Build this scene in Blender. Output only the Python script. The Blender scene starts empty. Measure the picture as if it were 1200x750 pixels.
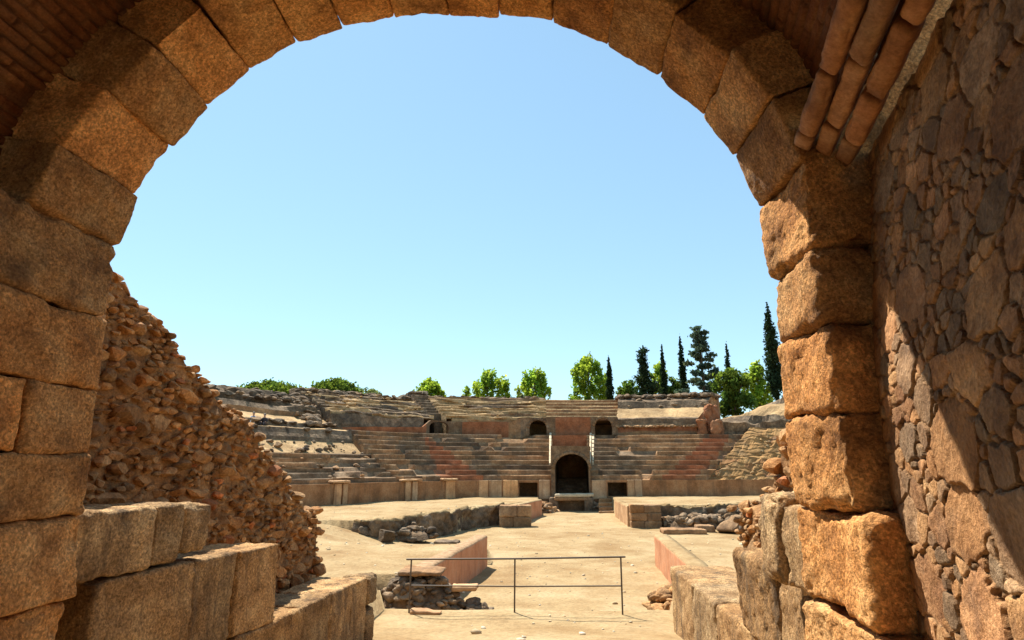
import bpy, math, random
import numpy as np
from mathutils import Vector
R = math.radians
SC = bpy.context.scene
COL = SC.collection
rng = np.random.default_rng(7)

# ------------------------------------------------------------------ camera
CZ = 3.0
F_ = 690.0
PITCH = R(14)
YAW = math.atan2(40, F_*math.cos(PITCH)+172*math.sin(PITCH))
cam_d = bpy.data.cameras.new('camera')
cam = bpy.data.objects.new('camera', cam_d); COL.objects.link(cam)
cam.location = (0, 0, CZ)
cam.rotation_euler = (R(90)+PITCH, 0, YAW)
cam_d.sensor_width = 36; cam_d.lens = F_/1200*36
cam_d.clip_start = .05; cam_d.clip_end = 6000
SC.camera = cam
cY, sY = math.cos(YAW), math.sin(YAW)

# measuring helpers: turn measurements taken on the photograph into metres
def ray(px, py):
    x = (px-600)/F_; u = (375-py)/F_
    y = math.cos(PITCH)-u*math.sin(PITCH); z = math.sin(PITCH)+u*math.cos(PITCH)
    return (x*cY-y*sY, x*sY+y*cY, z)
def aty(px, py, y):
    r = ray(px, py); t = y/r[1]; return (r[0]*t, y, CZ+r[2]*t)
def atz(px, py, z):
    r = ray(px, py); t = (z-CZ)/r[2]; return (r[0]*t, r[1]*t, z)
def zat(x, y, py):
    yh = -x*sY+y*cY
    return CZ+yh*math.tan(PITCH+math.atan((375-py)/F_))
def pxof(x, y, z):
    xc = x*cY+y*sY; yh = -x*sY+y*cY
    return 600+F_*xc/(yh*math.cos(PITCH)+(z-CZ)*math.sin(PITCH))

# ------------------------------------------------------------------ noise
def _h(i, j, k, seed):
    n = (i*374761393 + j*668265263 + k*2147483647*3 + seed*1274126177) & 0xFFFFFFFF
    n = ((n ^ (n >> 13))*1274126177) & 0xFFFFFFFF
    n = (n ^ (n >> 16))
    return (n & 0xFFFF)/32767.5-1.0
def vnoise(P, seed=0):
    P = np.asarray(P, float)
    f = np.floor(P); I = f.astype(np.int64); t = P-f
    t = t*t*(3-2*t)
    i, j, k = I[..., 0], I[..., 1], I[..., 2]
    a, b, c = t[..., 0], t[..., 1], t[..., 2]
    r = 0
    for di in (0, 1):
        wa = a if di else 1-a
        for dj in (0, 1):
            wb = b if dj else 1-b
            for dk in (0, 1):
                wc = c if dk else 1-c
                r = r+wa*wb*wc*_h(i+di, j+dj, k+dk, seed)
    return r
def fbm(P, o=4, seed=0, g=.5):
    P = np.asarray(P, float); r = 0; a = 1; n = 0
    for q in range(o):
        r = r+a*vnoise(P*(2.03**q)+q*17.3, seed+q); n += a; a *= g
    return r/n
def n1(x, seed=0, o=2):
    x = np.asarray(x, float); P = np.stack([x, x*0+seed*3.7, x*0], -1)
    return fbm(P, o, seed)
def sst(a, b, x):
    t = np.clip((x-a)/(b-a), 0, 1); return t*t*(3-2*t)

# ------------------------------------------------------------------ mesh helpers
class Geo:
    def __init__(s):
        s.V = []; s.F = []; s.M = []; s.T = []; s.n = 0
    def add(s, V, F, mat=0, tint=None):
        V = np.asarray(V, float).reshape(-1, 3)
        F = np.asarray(F, int)
        s.V.append(V)
        if len(F):
            s.F.append(F+s.n)
            m = np.asarray(mat); s.M.append(np.full(len(F), m) if m.ndim == 0 else m)
        if tint is None: T = np.ones((len(V), 3))
        else:
            T = np.asarray(tint, float)
            if T.ndim == 1: T = np.tile(T, (len(V), 1))
        s.T.append(T); s.n += len(V)
    def build(s, name, mats, parent=None, smooth=True):
        if not isinstance(mats, (list, tuple)): mats = [mats]
        me = bpy.data.meshes.new(name)
        V = np.concatenate(s.V)
        nl = sum(f.size for f in s.F)
        nf = sum(len(f) for f in s.F)
        me.vertices.add(len(V)); me.vertices.foreach_set('co', V.ravel().astype(np.float32))
        me.loops.add(nl); me.loops.foreach_set('vertex_index', np.concatenate([f.ravel() for f in s.F]).astype(np.int32))
        tot = np.concatenate([np.full(len(f), f.shape[1]) for f in s.F]).astype(np.int32)
        st = np.concatenate([[0], np.cumsum(tot)[:-1]]).astype(np.int32)
        me.polygons.add(nf); me.polygons.foreach_set('loop_start', st); me.polygons.foreach_set('loop_total', tot)
        me.polygons.foreach_set('material_index', np.concatenate(s.M).astype(np.int32))
        me.polygons.foreach_set('use_smooth', np.full(nf, smooth))
        for m in mats: me.materials.append(m)
        a = me.color_attributes.new('tint', 'FLOAT_COLOR', 'POINT')
        T = np.concatenate(s.T); T4 = np.concatenate([T, np.ones((len(T), 1))], 1)
        a.data.foreach_set('color', T4.ravel().astype(np.float32))
        me.update(calc_edges=True); me.validate()
        o = bpy.data.objects.new(name, me); COL.objects.link(o)
        if parent: o.parent = parent
        return o

def tag(o, label=None, cat=None, group=None, kind=None):
    if label: o['label'] = label
    if cat: o['category'] = cat
    if group: o['group'] = group
    if kind: o['kind'] = kind
    return o
def empty(name, loc, label, cat, group=None):
    o = bpy.data.objects.new(name, None); COL.objects.link(o)
    o.empty_display_size = .2
    o.location = loc; return tag(o, label, cat, group)
def under(o, root):
    """keep world place when hanging a part built in world space on its thing"""
    o.parent = root; o.matrix_parent_inverse = root.matrix_basis.inverted(); return o

def grid_faces(n, m, off=0, flip=False):
    i = np.arange(n-1)[:, None]*m+np.arange(m-1)[None, :]
    f = np.stack([i, i+m, i+m+1, i+1], -1).reshape(-1, 4)+off
    return f[:, ::-1] if flip else f

_lat = {}
def lattice(nx, ny, nz):
    key = (nx, ny, nz)
    if key in _lat: return _lat[key]
    g = np.stack(np.meshgrid(np.arange(nx+1), np.arange(ny+1), np.arange(nz+1), indexing='ij'), -1)
    surf = (g[..., 0] == 0)|(g[..., 0] == nx)|(g[..., 1] == 0)|(g[..., 1] == ny)|(g[..., 2] == 0)|(g[..., 2] == nz)
    idx = -np.ones(surf.shape, int); idx[surf] = np.arange(surf.sum())
    P = g[surf]
    F = []
    def side(a, flip):
        n, m = a.shape
        f = np.stack([a[:-1, :-1], a[1:, :-1], a[1:, 1:], a[:-1, 1:]], -1).reshape(-1, 4)
        F.append(f[:, ::-1] if flip else f)
    side(idx[0], True); side(idx[-1], False); side(idx[:, 0], False); side(idx[:, -1], True)
    side(idx[:, :, 0], True); side(idx[:, :, -1], False)
    _lat[key] = (P, np.concatenate(F)); return _lat[key]

def block(geo, c8, rad=.03, rough=.012, seed=0, res=.03, tint=(1, 1, 1), mat=0, fr=5.0, pit=1.0):
    """a weathered ashlar: c8[i][j][k] corner points, worn edges, uneven faces"""
    C = np.asarray(c8, float)
    L = [np.linalg.norm(C[1].mean((0, 1))-C[0].mean((0, 1))), np.linalg.norm(C[:, 1].mean((0, 1))-C[:, 0].mean((0, 1))), np.linalg.norm(C[:, :, 1].mean((0, 1))-C[:, :, 0].mean((0, 1)))]
    N = [max(3, int(round(l/res))) for l in L]
    P, Fc = lattice(*N)
    t = P/np.array(N)
    t = t-.45*np.sin(2*np.pi*t)/(2*np.pi)
    p = t*2-1
    half = np.array(L)/2
    w0 = np.einsum('pi,pj,pk->pijk', np.stack([1-t[:, 0], t[:, 0]], 1), np.stack([1-t[:, 1], t[:, 1]], 1), np.stack([1-t[:, 2], t[:, 2]], 1))
    W0 = np.einsum('pijk,ijkc->pc', w0, C)
    rr = rad*(1+.7*fbm(W0*3.1+seed*7.7, 2, seed))
    ra = np.minimum(rr[:, None]/half[None], .6)
    q = np.clip(p, -1+ra, 1-ra); d = (p-q)/ra
    ln = np.linalg.norm(d, axis=1, keepdims=True); n = d/np.maximum(ln, 1e-6)
    p2 = q+ra*n
    t2 = (p2+1)/2
    w = np.einsum('pi,pj,pk->pijk', np.stack([1-t2[:, 0], t2[:, 0]], 1), np.stack([1-t2[:, 1], t2[:, 1]], 1), np.stack([1-t2[:, 2], t2[:, 2]], 1))
    W = np.einsum('pijk,ijkc->pc', w, C)
    ax = np.stack([(C[1]-C[0]).mean((0, 1)), (C[:, 1]-C[:, 0]).mean((0, 1)), (C[:, :, 1]-C[:, :, 0]).mean((0, 1))])
    ax /= np.linalg.norm(ax, axis=1, keepdims=True)
    nw = n@ax; nw /= np.maximum(np.linalg.norm(nw, axis=1, keepdims=True), 1e-6)
    S = W+seed*13.1
    e = fbm(S*fr*.35, 2, seed+3)*1.3+fbm(S*fr, 3, seed+5)*.9+fbm(S*fr*4.5, 3, seed+9)*.5*pit
    edge = (np.sort(np.abs(p), axis=1)[:, 1])          # 1 on an edge
    chip = np.clip(fbm(S*fr*.9, 3, seed+21)-.12, 0, 1)*np.clip((edge-.72)/.28, 0, 1)
    W = W+nw*(rough*e-chip*rad*2.2)[:, None]
    geo.add(W, Fc, mat, tint)

def box8(x0, x1, y0, y1, z0, z1):
    return [[[(x, y, z) for z in (z0, z1)] for y in (y0, y1)] for x in (x0, x1)]

def ico(sub):
    import bmesh
    bm = bmesh.new(); bmesh.ops.create_icosphere(bm, subdivisions=sub, radius=1)
    V = np.array([v.co[:] for v in bm.verts]); F = np.array([[v.index for v in f.verts] for f in bm.faces]); bm.free()
    return V, F
ICO = {1: ico(1), 2: ico(2), 3: ico(3)}

def rock(geo, c, size, sub=2, mat=0, tint=(1, 1, 1), cuts=11, r=rng, yaw=None, lump=.06):
    V, Fc = ICO[sub]
    V = V.copy()
    for _ in range(cuts):
        n = r.normal(size=3); n /= np.linalg.norm(n)
        h = r.uniform(.4, .78)
        d = V@n-h; V -= np.maximum(d, 0)[:, None]*n
    if lump: V *= (1+lump*fbm(V*2.2+r.uniform(0, 99), 2, 3))[:, None]
    V *= np.asarray(size, float)
    a = r.uniform(0, 6.28) if yaw is None else yaw
    b = r.normal(0, .2); 
    Rz = np.array([[math.cos(a), -math.sin(a), 0], [math.sin(a), math.cos(a), 0], [0, 0, 1]])
    Rx = np.array([[1, 0, 0], [0, math.cos(b), -math.sin(b)], [0, math.sin(b), math.cos(b)]])
    V = V@(Rz@Rx).T+np.asarray(c, float)
    geo.add(V, Fc, mat, tint)

def stone_tint(r=rng, v=.22, h=.1):
    k = 1+r.uniform(-v, v)
    w = r.uniform(-h, h)
    return (k*(1+w), k, k*(1-w*1.3))

def tube(geo, pts, rad, n=8, mat=0, tint=(1, 1, 1), cap=True):
    pts = [np.asarray(p, float) for p in pts]
    rad = [rad]*len(pts) if np.isscalar(rad) else rad
    rings = []
    for i, p in enumerate(pts):
        d = pts[min(i+1, len(pts)-1)]-pts[max(i-1, 0)]; d /= np.linalg.norm(d)
        a = np.cross(d, (0, 0, 1.) if abs(d[2]) < .9 else (1., 0, 0)); a /= np.linalg.norm(a); b = np.cross(d, a)
        th = np.arange(n)*2*np.pi/n
        rings.append(p+rad[i]*(np.cos(th)[:, None]*a+np.sin(th)[:, None]*b))
    V = np.concatenate(rings); m = len(pts)
    F = []
    for i in range(m-1):
        for j in range(n):
            F.append((i*n+j, i*n+(j+1)%n, (i+1)*n+(j+1)%n, (i+1)*n+j))
    geo.add(V, F, mat, tint)
    if cap:
        for ring, c in ((rings[0], pts[0]), (rings[-1], pts[-1])):
            VV = np.concatenate([ring, [c]]); geo.add(VV, [(j, (j+1)%n, n) for j in range(n)], mat, tint)

# ------------------------------------------------------------------ materials
def nd(nt, t, **kw):
    n = nt.nodes.new(t)
    for k, v in kw.items():
        if hasattr(n, k): setattr(n, k, v)
        else: n.inputs[k.replace('_', ' ')].default_value = v
    return n
def stone(name, lo, mid, hi, scale=2.0, bscale=45., bump=.5, bdist=.012, rough=.92, stain=None, stain_amt=.5, streak=0, speck=.35, grain=0):
    m = bpy.data.materials.new(name); m.use_nodes = True
    nt = m.node_tree; L = nt.links.new
    b = nt.nodes['Principled BSDF']; b.inputs['Roughness'].default_value = rough
    b.inputs['Specular IOR Level'].default_value = .15
    tc = nd(nt, 'ShaderNodeTexCoord')
    a = nd(nt, 'ShaderNodeNewGeometry')
    P = a.outputs['Position']
    n = nd(nt, 'ShaderNodeTexNoise', Scale=scale, Detail=8.0, Roughness=.65); L(P, n.inputs['Vector'])
    cr = nd(nt, 'ShaderNodeValToRGB'); L(n.outputs['Fac'], cr.inputs['Fac'])
    e = cr.color_ramp.elements
    e[0].position = .33; e[0].color = (*lo, 1); e[1].position = .68; e[1].color = (*hi, 1)
    k = e.new(.5); k.color = (*mid, 1)
    at = nd(nt, 'ShaderNodeAttribute', attribute_name='tint')
    mx = nd(nt, 'ShaderNodeMix', data_type='RGBA', blend_type='MULTIPLY'); mx.inputs[0].default_value = 1
    L(cr.outputs['Color'], mx.inputs[6]); L(at.outputs['Color'], mx.inputs[7])
    col = mx.outputs[2]
    n2 = nd(nt, 'ShaderNodeTexNoise', Scale=bscale, Detail=5.0, Roughness=.7); L(P, n2.inputs['Vector'])
    r2 = nd(nt, 'ShaderNodeMapRange'); L(n2.outputs['Fac'], r2.inputs['Value'])
    r2.inputs['From Min'].default_value = .3; r2.inputs['From Max'].default_value = .62
    r2.inputs['To Min'].default_value = 1-speck; r2.inputs['To Max'].default_value = 1+speck*.45
    m2 = nd(nt, 'ShaderNodeMix', data_type='RGBA', blend_type='MULTIPLY'); m2.inputs[0].default_value = 1
    L(col, m2.inputs[6]); L(r2.outputs['Result'], m2.inputs[7]); col = m2.outputs[2]
    if grain:                                   # crystal grains of the granite
        vo = nd(nt, 'ShaderNodeTexVoronoi', Scale=float(grain)); L(P, vo.inputs['Vector'])
        sp = nd(nt, 'ShaderNodeSeparateColor'); L(vo.outputs['Color'], sp.inputs[0])
        rg = nd(nt, 'ShaderNodeMapRange'); L(sp.outputs[0], rg.inputs['Value'])
        rg.inputs['To Min'].default_value = .7; rg.inputs['To Max'].default_value = 1.34
        mg = nd(nt, 'ShaderNodeMix', data_type='RGBA', blend_type='MULTIPLY'); mg.inputs[0].default_value = 1
        L(col, mg.inputs[6]); L(rg.outputs['Result'], mg.inputs[7]); col = mg.outputs[2]
    if stain:
        n3 = nd(nt, 'ShaderNodeTexNoise', Scale=scale*.8, Detail=7.0, Roughness=.7)
        mp = nd(nt, 'ShaderNodeMapping'); mp.inputs['Location'].default_value = (13, 5, 2)
        mp.inputs['Scale'].default_value = (1, 1, .25 if streak else 1)
        if streak: mp.inputs['Scale'].default_value = (streak, streak, .3)
        L(P, mp.inputs['Vector']); L(mp.outputs[0], n3.inputs['Vector'])
        r3 = nd(nt, 'ShaderNodeMapRange'); L(n3.outputs['Fac'], r3.inputs['Value'])
        r3.inputs['From Min'].default_value = .5; r3.inputs['From Max'].default_value = .68
        r3.inputs['To Max'].default_value = stain_amt
        m3 = nd(nt, 'ShaderNodeMix', data_type='RGBA'); L(r3.outputs['Result'], m3.inputs[0])
        L(col, m3.inputs[6]); m3.inputs[7].default_value = (*stain, 1); col = m3.outputs[2]
    L(col, b.inputs['Base Color'])
    v = nd(nt, 'ShaderNodeTexNoise', Scale=bscale*.35, Detail=6.0, Roughness=.7); L(P, v.inputs['Vector'])
    ad = nd(nt, 'ShaderNodeMath', operation='MULTIPLY_ADD'); L(v.outputs['Fac'], ad.inputs[0]); ad.inputs[1].default_value = 1.6; L(n2.outputs['Fac'], ad.inputs[2])
    bp = nd(nt, 'ShaderNodeBump'); bp.inputs['Strength'].default_value = bump; bp.inputs['Distance'].default_value = bdist
    L(ad.outputs[0], bp.inputs['Height']); L(bp.outputs[0], b.inputs['Normal'])
    return m
def plain(name, c, rough=.7, metal=0.):
    m = bpy.data.materials.new(name); m.use_nodes = True
    nt = m.node_tree; b = nt.nodes['Principled BSDF']
    n = nd(nt, 'ShaderNodeTexNoise', Scale=25., Detail=4.0)
    r = nd(nt, 'ShaderNodeMapRange'); r.inputs['To Min'].default_value = .7; r.inputs['To Max'].default_value = 1.3
    nt.links.new(n.outputs['Fac'], r.inputs['Value'])
    mx = nd(nt, 'ShaderNodeMix', data_type='RGBA', blend_type='MULTIPLY'); mx.inputs[0].default_value = 1
    mx.inputs[6].default_value = (*c, 1); nt.links.new(r.outputs[0], mx.inputs[7])
    nt.links.new(mx.outputs[2], b.inputs['Base Color'])
    b.inputs['Roughness'].default_value = rough; b.inputs['Metallic'].default_value = metal
    return m
def leafmat(name, c, tr, trans=.5):
    m = bpy.data.materials.new(name); m.use_nodes = True
    nt = m.node_tree; L = nt.links.new
    nt.nodes.remove(nt.nodes['Principled BSDF']); out = nt.nodes['Material Output']
    at = nd(nt, 'ShaderNodeAttribute', attribute_name='tint')
    def mul(cc):
        mx = nd(nt, 'ShaderNodeMix', data_type='RGBA', blend_type='MULTIPLY'); mx.inputs[0].default_value = 1
        mx.inputs[6].default_value = (*cc, 1); L(at.outputs['Color'], mx.inputs[7]); return mx.outputs[2]
    d = nd(nt, 'ShaderNodeBsdfDiffuse'); L(mul(c), d.inputs['Color'])
    t = nd(nt, 'ShaderNodeBsdfTranslucent'); L(mul(tr), t.inputs['Color'])
    ms = nd(nt, 'ShaderNodeMixShader'); ms.inputs[0].default_value = trans
    L(d.outputs[0], ms.inputs[1]); L(t.outputs[0], ms.inputs[2]); L(ms.outputs[0], out.inputs['Surface'])
    return m

M_ARCH = stone('arch_granite', (.34, .14, .042), (.56, .262, .086), (.7, .385, .15), 2.8, 42, .9, .026, stain=(.09, .042, .02), stain_amt=.62, speck=.55, grain=75)
M_BLOCK = stone('pale_granite', (.22, .12, .05), (.38, .225, .1), (.52, .34, .165), 3, 46, .9, .022, stain=(.085, .06, .04), stain_amt=.9, streak=1.6, speck=.62, grain=70)
M_RUBBLE = stone('rubble_stone', (.24, .135, .07), (.39, .235, .12), (.53, .345, .19), 5, 50, .9, .014, stain=(.13, .085, .055), stain_amt=.55, speck=.42)
M_CORE = stone('rubble_core', (.24, .115, .046), (.4, .21, .085), (.56, .325, .145), 5, 35, .9, .02, stain=(.11, .075, .05), stain_amt=.6, speck=.4)
M_MORTAR = stone('lime_mortar', (.22, .13, .07), (.34, .21, .11), (.44, .29, .17), 6, 40, .6, .012, speck=.3)
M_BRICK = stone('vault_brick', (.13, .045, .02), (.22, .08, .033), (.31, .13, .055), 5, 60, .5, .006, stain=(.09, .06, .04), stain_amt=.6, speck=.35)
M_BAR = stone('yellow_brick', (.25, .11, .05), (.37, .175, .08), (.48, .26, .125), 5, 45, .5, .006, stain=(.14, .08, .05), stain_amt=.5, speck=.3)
M_SAND = stone('sandy_ground', (.25, .155, .07), (.335, .232, .115), (.4, .293, .16), .5, 11, .6, .05, rough=1, stain=(.23, .135, .055), stain_amt=.7, speck=.26)
M_GREY = stone('grey_seat_stone', (.12, .07, .038), (.2, .125, .068), (.31, .21, .125), .9, 7, .6, .06, stain=(.07, .06, .05), stain_amt=.7, speck=.35)
M_WARM = stone('warm_seat_stone', (.2, .105, .047), (.32, .178, .084), (.44, .275, .145), .8, 7, .6, .06, stain=(.09, .075, .06), stain_amt=.7, speck=.35)
M_RED = stone('red_brickwork', (.2, .075, .033), (.3, .115, .05), (.37, .165, .08), 1.2, 9, .4, .04, stain=(.12, .075, .05), stain_amt=.5, speck=.3)
M_TAN = stone('dry_earth', (.27, .165, .075), (.38, .245, .115), (.48, .325, .165), .9, 6, .7, .09, stain=(.2, .13, .065), stain_amt=.7, speck=.3)
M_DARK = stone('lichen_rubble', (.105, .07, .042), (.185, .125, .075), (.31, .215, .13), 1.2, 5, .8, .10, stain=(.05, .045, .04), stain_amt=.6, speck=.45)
M_ORANGE = stone('orange_facing', (.36, .2, .1), (.48, .28, .14), (.58, .37, .2), 1.0, 9, .3, .03, stain=(.2, .11, .06), stain_amt=.6, streak=2.5, speck=.2)
M_PLAST = stone('pink_plaster', (.42, .175, .085), (.52, .235, .115), (.58, .3, .165), 1.2, 18, .3, .012, stain=(.28, .14, .08), stain_amt=.55, streak=4, speck=.15)
M_POD = stone('podium_stone', (.2, .095, .04), (.31, .155, .07), (.4, .225, .11), .9, 10, .4, .03, stain=(.12, .075, .045), stain_amt=.7, streak=2.5, speck=.3)
M_PALE = stone('pale_slab', (.45, .34, .2), (.58, .46, .3), (.66, .55, .38), 2, 12, .4, .03, speck=.2)
M_STEEL = plain('dark_steel', (.10, .075, .055), .6, .4)
M_BARK = stone('bark', (.06, .045, .03), (.1, .075, .05), (.15, .11, .08), 3, 20, .5, .02)
# ------------------------------------------------------------------ light
SUN_EL, SUN_AZ = 58, -38            # azimuth counted from +Y, minus is left
w = bpy.data.worlds.new('World'); SC.world = w; w.use_nodes = True
bg = w.node_tree.nodes['Background']
sky = w.node_tree.nodes.new('ShaderNodeTexSky'); sky.sky_type = 'NISHITA'; sky.sun_disc = False
sky.sun_elevation = R(SUN_EL); sky.sun_rotation = R(SUN_AZ)
tn = w.node_tree.nodes.new('ShaderNodeMix'); tn.data_type = 'RGBA'; tn.blend_type = 'MULTIPLY'; tn.inputs[0].default_value = 1; tn.inputs[7].default_value = (1.07, 1.36, 1.42, 1)
sky.air_density = 1.0; sky.dust_density = .1; sky.ozone_density = 1.5; sky.altitude = 200
gm_ = w.node_tree.nodes.new('ShaderNodeGamma'); gm_.inputs[1].default_value = .6; w.node_tree.links.new(sky.outputs[0], gm_.inputs[0]); w.node_tree.links.new(gm_.outputs[0], tn.inputs[6]); w.node_tree.links.new(tn.outputs[2], bg.inputs[0]); bg.inputs[1].default_value = .135
sl = bpy.data.lights.new('sun', 'SUN'); sl.energy = 5.0; sl.angle = R(.5); sl.color = (1, .95, .86)
so = bpy.data.objects.new('sun', sl); COL.objects.link(so)
sd = Vector((math.sin(R(SUN_AZ))*math.cos(R(SUN_EL)), math.cos(R(SUN_AZ))*math.cos(R(SUN_EL)), math.sin(R(SUN_EL))))
so.rotation_euler = sd.to_track_quat('Z', 'Y').to_euler(); so.location = (-20, 40, 60)
SC.view_settings.view_transform = 'Standard'; SC.view_settings.look = 'None'
SC.view_settings.gamma = 1; SC.view_settings.use_curve_mapping = False
SC.view_settings.exposure = 1.05
SC.render.engine = 'CYCLES'
SC.cycles.max_bounces = 10; SC.cycles.diffuse_bounces = 6; SC.cycles.use_denoising = True

# ------------------------------------------------------------------ ground: one sheet
TL = [(12.45, -3.7), (15.1, -3.14), (23.3, -2.26)]     # trench, left edge (y, x)
TR = [(12.45, 3.5), (24.0, 4.1)]
def xl(y): return np.interp(y, [12.4, 15.1, 23.3, 39.2, 46], [-3.6, -3.14, -2.26, -3.0, -.35])
def xr(y): return np.interp(y, [12.4, 24, 39, 46], [3.5, 4.1, 5.1, 5.05])
FLOOR = -.62
def wl_(y): return np.where(y < 24, .3, np.where(y < 39, .05, .22))
def upper(x, y):
    ramp = 1.36-.09*y
    side = 1.32-.08*np.clip(y-7, 0, 99)
    h = np.where((x > -3.3)&(x < 2.35), ramp, np.maximum(side, .45))
    h = np.where(y > 11.2, np.where((x > -3.3)&(x < 2.35), np.maximum(ramp, .25), np.maximum(side, .42)), h)
    k = sst(10.5, 14.5, y)
    h = h*(1-k)+k*.45
    k = sst(24, 38, y); h = h*(1-k)+k*.6
    return h
def hground(x, y):
    x = np.asarray(x, float); y = np.asarray(y, float)
    u = upper(x, y)
    n = fbm(np.stack([x*.35, y*.35, x*0], -1), 3, 4)*.09+fbm(np.stack([x*1.7, y*1.7, x*0], -1), 3, 8)*.03
    f = FLOOR+.15*sst(40, 49, y)
    # centre trench
    tin = (y > 12.5)&(y < 51.9)&(x > xl(y)-wl_(y))&(x < xr(y)+.22)
    # side arms
    yl = np.interp(x, [-16, -9.3, -7.75, -6.9, -5.4, -4.6, -3.3, -2.7], [27.5, 29.5, 29.3, 31.8, 35.2, 38.2, 39.85, 39.85])     # far edge of the left arm
    la = (x <= xl(y)-wl_(y)+.1)&(y < yl)&(y > 20)&(x > -17)
    hl = f*sst(20.5, 27.5, y)*1.0+u*(1-sst(20.5, 27.5, y))
    ex = sst(-5.5, -11.5, x); hl = hl*(1-ex)+ex*(u-.1)
    yr = np.interp(x, [5, 9, 11.5, 14.5, 17], [39.2, 40.2, 40.5, 39.6, 38.5])
    ra = (x >= xr(y)+.15)&(y > 24)&(y < yr)&(x < 17)
    ex = sst(11.5, 15.5, x); hr = f*(1-ex)+ex*(u-.05)
    h = np.where(tin, f, u)
    sl_ = sst(0, 1, (x-(xl(y)-1.3))/1.0); h = np.where((y > 12.5)&(y < 15.3)&(x < xl(y))&(x > xl(y)-1.6), u*(1-sl_)+f*sl_, h)
    h = np.where(la, hl, h); h = np.where(ra, hr, h)
    h = h+n*np.where(tin, .85, .9)
    d = np.hypot(x-2, y-26)
    o = sst(44, 58, d)*sst(20, 40, y)
    far = d > 44
    h = np.where(far, h*(1-o)+o*5.0, h)
    return h
def axis(lo, hi, st, far, g=1.35):
    core = np.arange(lo, hi+1e-6, st); a = []; s = st; v = hi
    while v < far: s *= g; v += s; a.append(v)
    b = []; s = st; v = lo
    while v > -far: s *= g; v -= s; b.append(v)
    return np.concatenate([b[::-1], core, a])
gx = axis(-17, 20, .115, 4000); gy = axis(3, 52, .115, 4000)
GX, GY = np.meshgrid(gx, gy, indexing='ij')
g = Geo(); g.add(np.stack([GX, GY, hground(GX, GY)], -1), grid_faces(len(gx), len(gy)), 0)
tag(g.build('ground', M_SAND), kind='structure')
def hg(x, y): return float(hground(np.array([x]), np.array([y]))[0])

# pebbles strewn over the sand: uncountable
g = Geo()
r = np.random.default_rng(5)
for _ in range(1500):
    y = 7+r.uniform(0, 1)**1.6*38; x = r.uniform(-12, 14)
    if y < 12 and (x < -2.3 or x > 1.7): continue
    s = r.uniform(.012, .045)*(1 if r.uniform() < .93 else 2.2)
    rock(g, (x, y, hg(x, y)+s*.15), (s*1.3, s, s*.7), 1, 0, stone_tint(r, .3), 5, r, lump=0)
tag(g.build('pebbles', M_PALE), 'small pale pebbles strewn over the sandy ground of trench and ramp', 'pebbles', kind='stuff')

# ------------------------------------------------------------------ entrance arch
J = [(85, 752), (92, 700), (99, 603), (108, 533), (118, 457), (128, 375), (138, 288), (162, 230), (203, 172), (246, 125), (294, 83), (350, 52), (403, 34), (463, 21), (527, 17), (586, 21), (647, 30), (712, 56), (770, 90), (826, 135), (860, 184), (887, 245), (898, 332), (909, 405), (917, 493), (929, 593), (937, 697), (941, 752)]
Q = [np.array([aty(*j, 4.1)[k] for k in (0, 2)]) for j in J]
arch = empty('stone_arch', (-.8, 3.75, .9), 'large golden granite arch of worn voussoirs framing the whole view, lit on its right jamb', 'arch')
r = np.random.default_rng(11)
YN, YF = 3.4, 4.1
cen = np.array([-.8, 4.55])
def outward(i):
    p = Q[i]
    if i <= 6: return np.array([-1., -.06])
    if i >= 21: return np.array([1., .12])
    d = p-cen; return d/np.linalg.norm(d)
for i in range(6, 21):
    a, b = Q[i], Q[i+1]
    if i == 20: b = Q[21]
    na, nb = outward(i), outward(i+1)
    if i == 6: na = np.array([-.93, -.36])
    t = .62; a, b = a+(b-a)/np.linalg.norm(b-a)*.003, b-(b-a)/np.linalg.norm(b-a)*.003
    off = r.uniform(-.022, .022)
    yn = YN+r.uniform(-.05, .03); yf = YF+r.uniform(-.02, .02)
    if i in (6,): yn = 3.3
    c8 = [[[(*(p+n*o)[:1], y, (p+n*o)[1]) for o in (off, t)] for y in (yn, yf)] for p, n in ((a, na), (b, nb))]
    gg = Geo(); block(gg, c8, .02, .019, 100+i, .024, stone_tint(r, .26, .08)); under(gg.build('voussoir', M_ARCH), arch)
def jamb(side, z0, z1, x0, x1, yn, yf, seed, dep=.95, rad=.06, rough=.028, tilt=0., split=None):
    """one pier block; x0 at the bottom, x1 at the top of its inner face"""
    s = -1 if side == 'l' else 1
    parts = [(yn, yf)] if not split else [(yn, split), (split, yf)]
    for q, (ya, yb) in enumerate(parts):
        c8 = [[[((x0 if k == 0 else x1)+s*(0 if i == 0 else dep), y, (z0 if k == 0 else z1)+(tilt if i else 0)) for k in (0, 1)] for y in (ya, yb)] for i in ((0, 1) if s > 0 else (1, 0))]
        gg = Geo(); block(gg, c8, rad, rough, seed+q*31, .024, stone_tint(r, .22, .08), fr=5.5, pit=1.5)
        under(gg.build('pier_block', M_ARCH), arch)
# left pier, bottom to top
def qz(i): return Q[i][1]
def qx(i): return Q[i][0]
jamb('l', .7, qz(1)-.004, -3.17, -3.16, 2.55, 4.07, 201, rough=.016)
jamb('l', qz(1), qz(2), qx(1)+.0, qx(2), 2.6, 4.1, 202, rough=.014, rad=.035)
jamb('l', qz(2), qz(3), qx(2), qx(3), 2.5, 4.1, 203, rough=.013, rad=.028)
jamb('l', qz(3), qz(4), qx(3), qx(4), 2.5, 4.1, 204, rough=.013, rad=.028, split=3.5)
jamb('l', qz(4), qz(5), qx(4), qx(5), 2.5, 4.1, 206, rough=.013, rad=.028)
jamb('l', qz(5), qz(6), qx(5), qx(6), 2.5, 4.1, 207, rough=.02, rad=.05)
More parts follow.
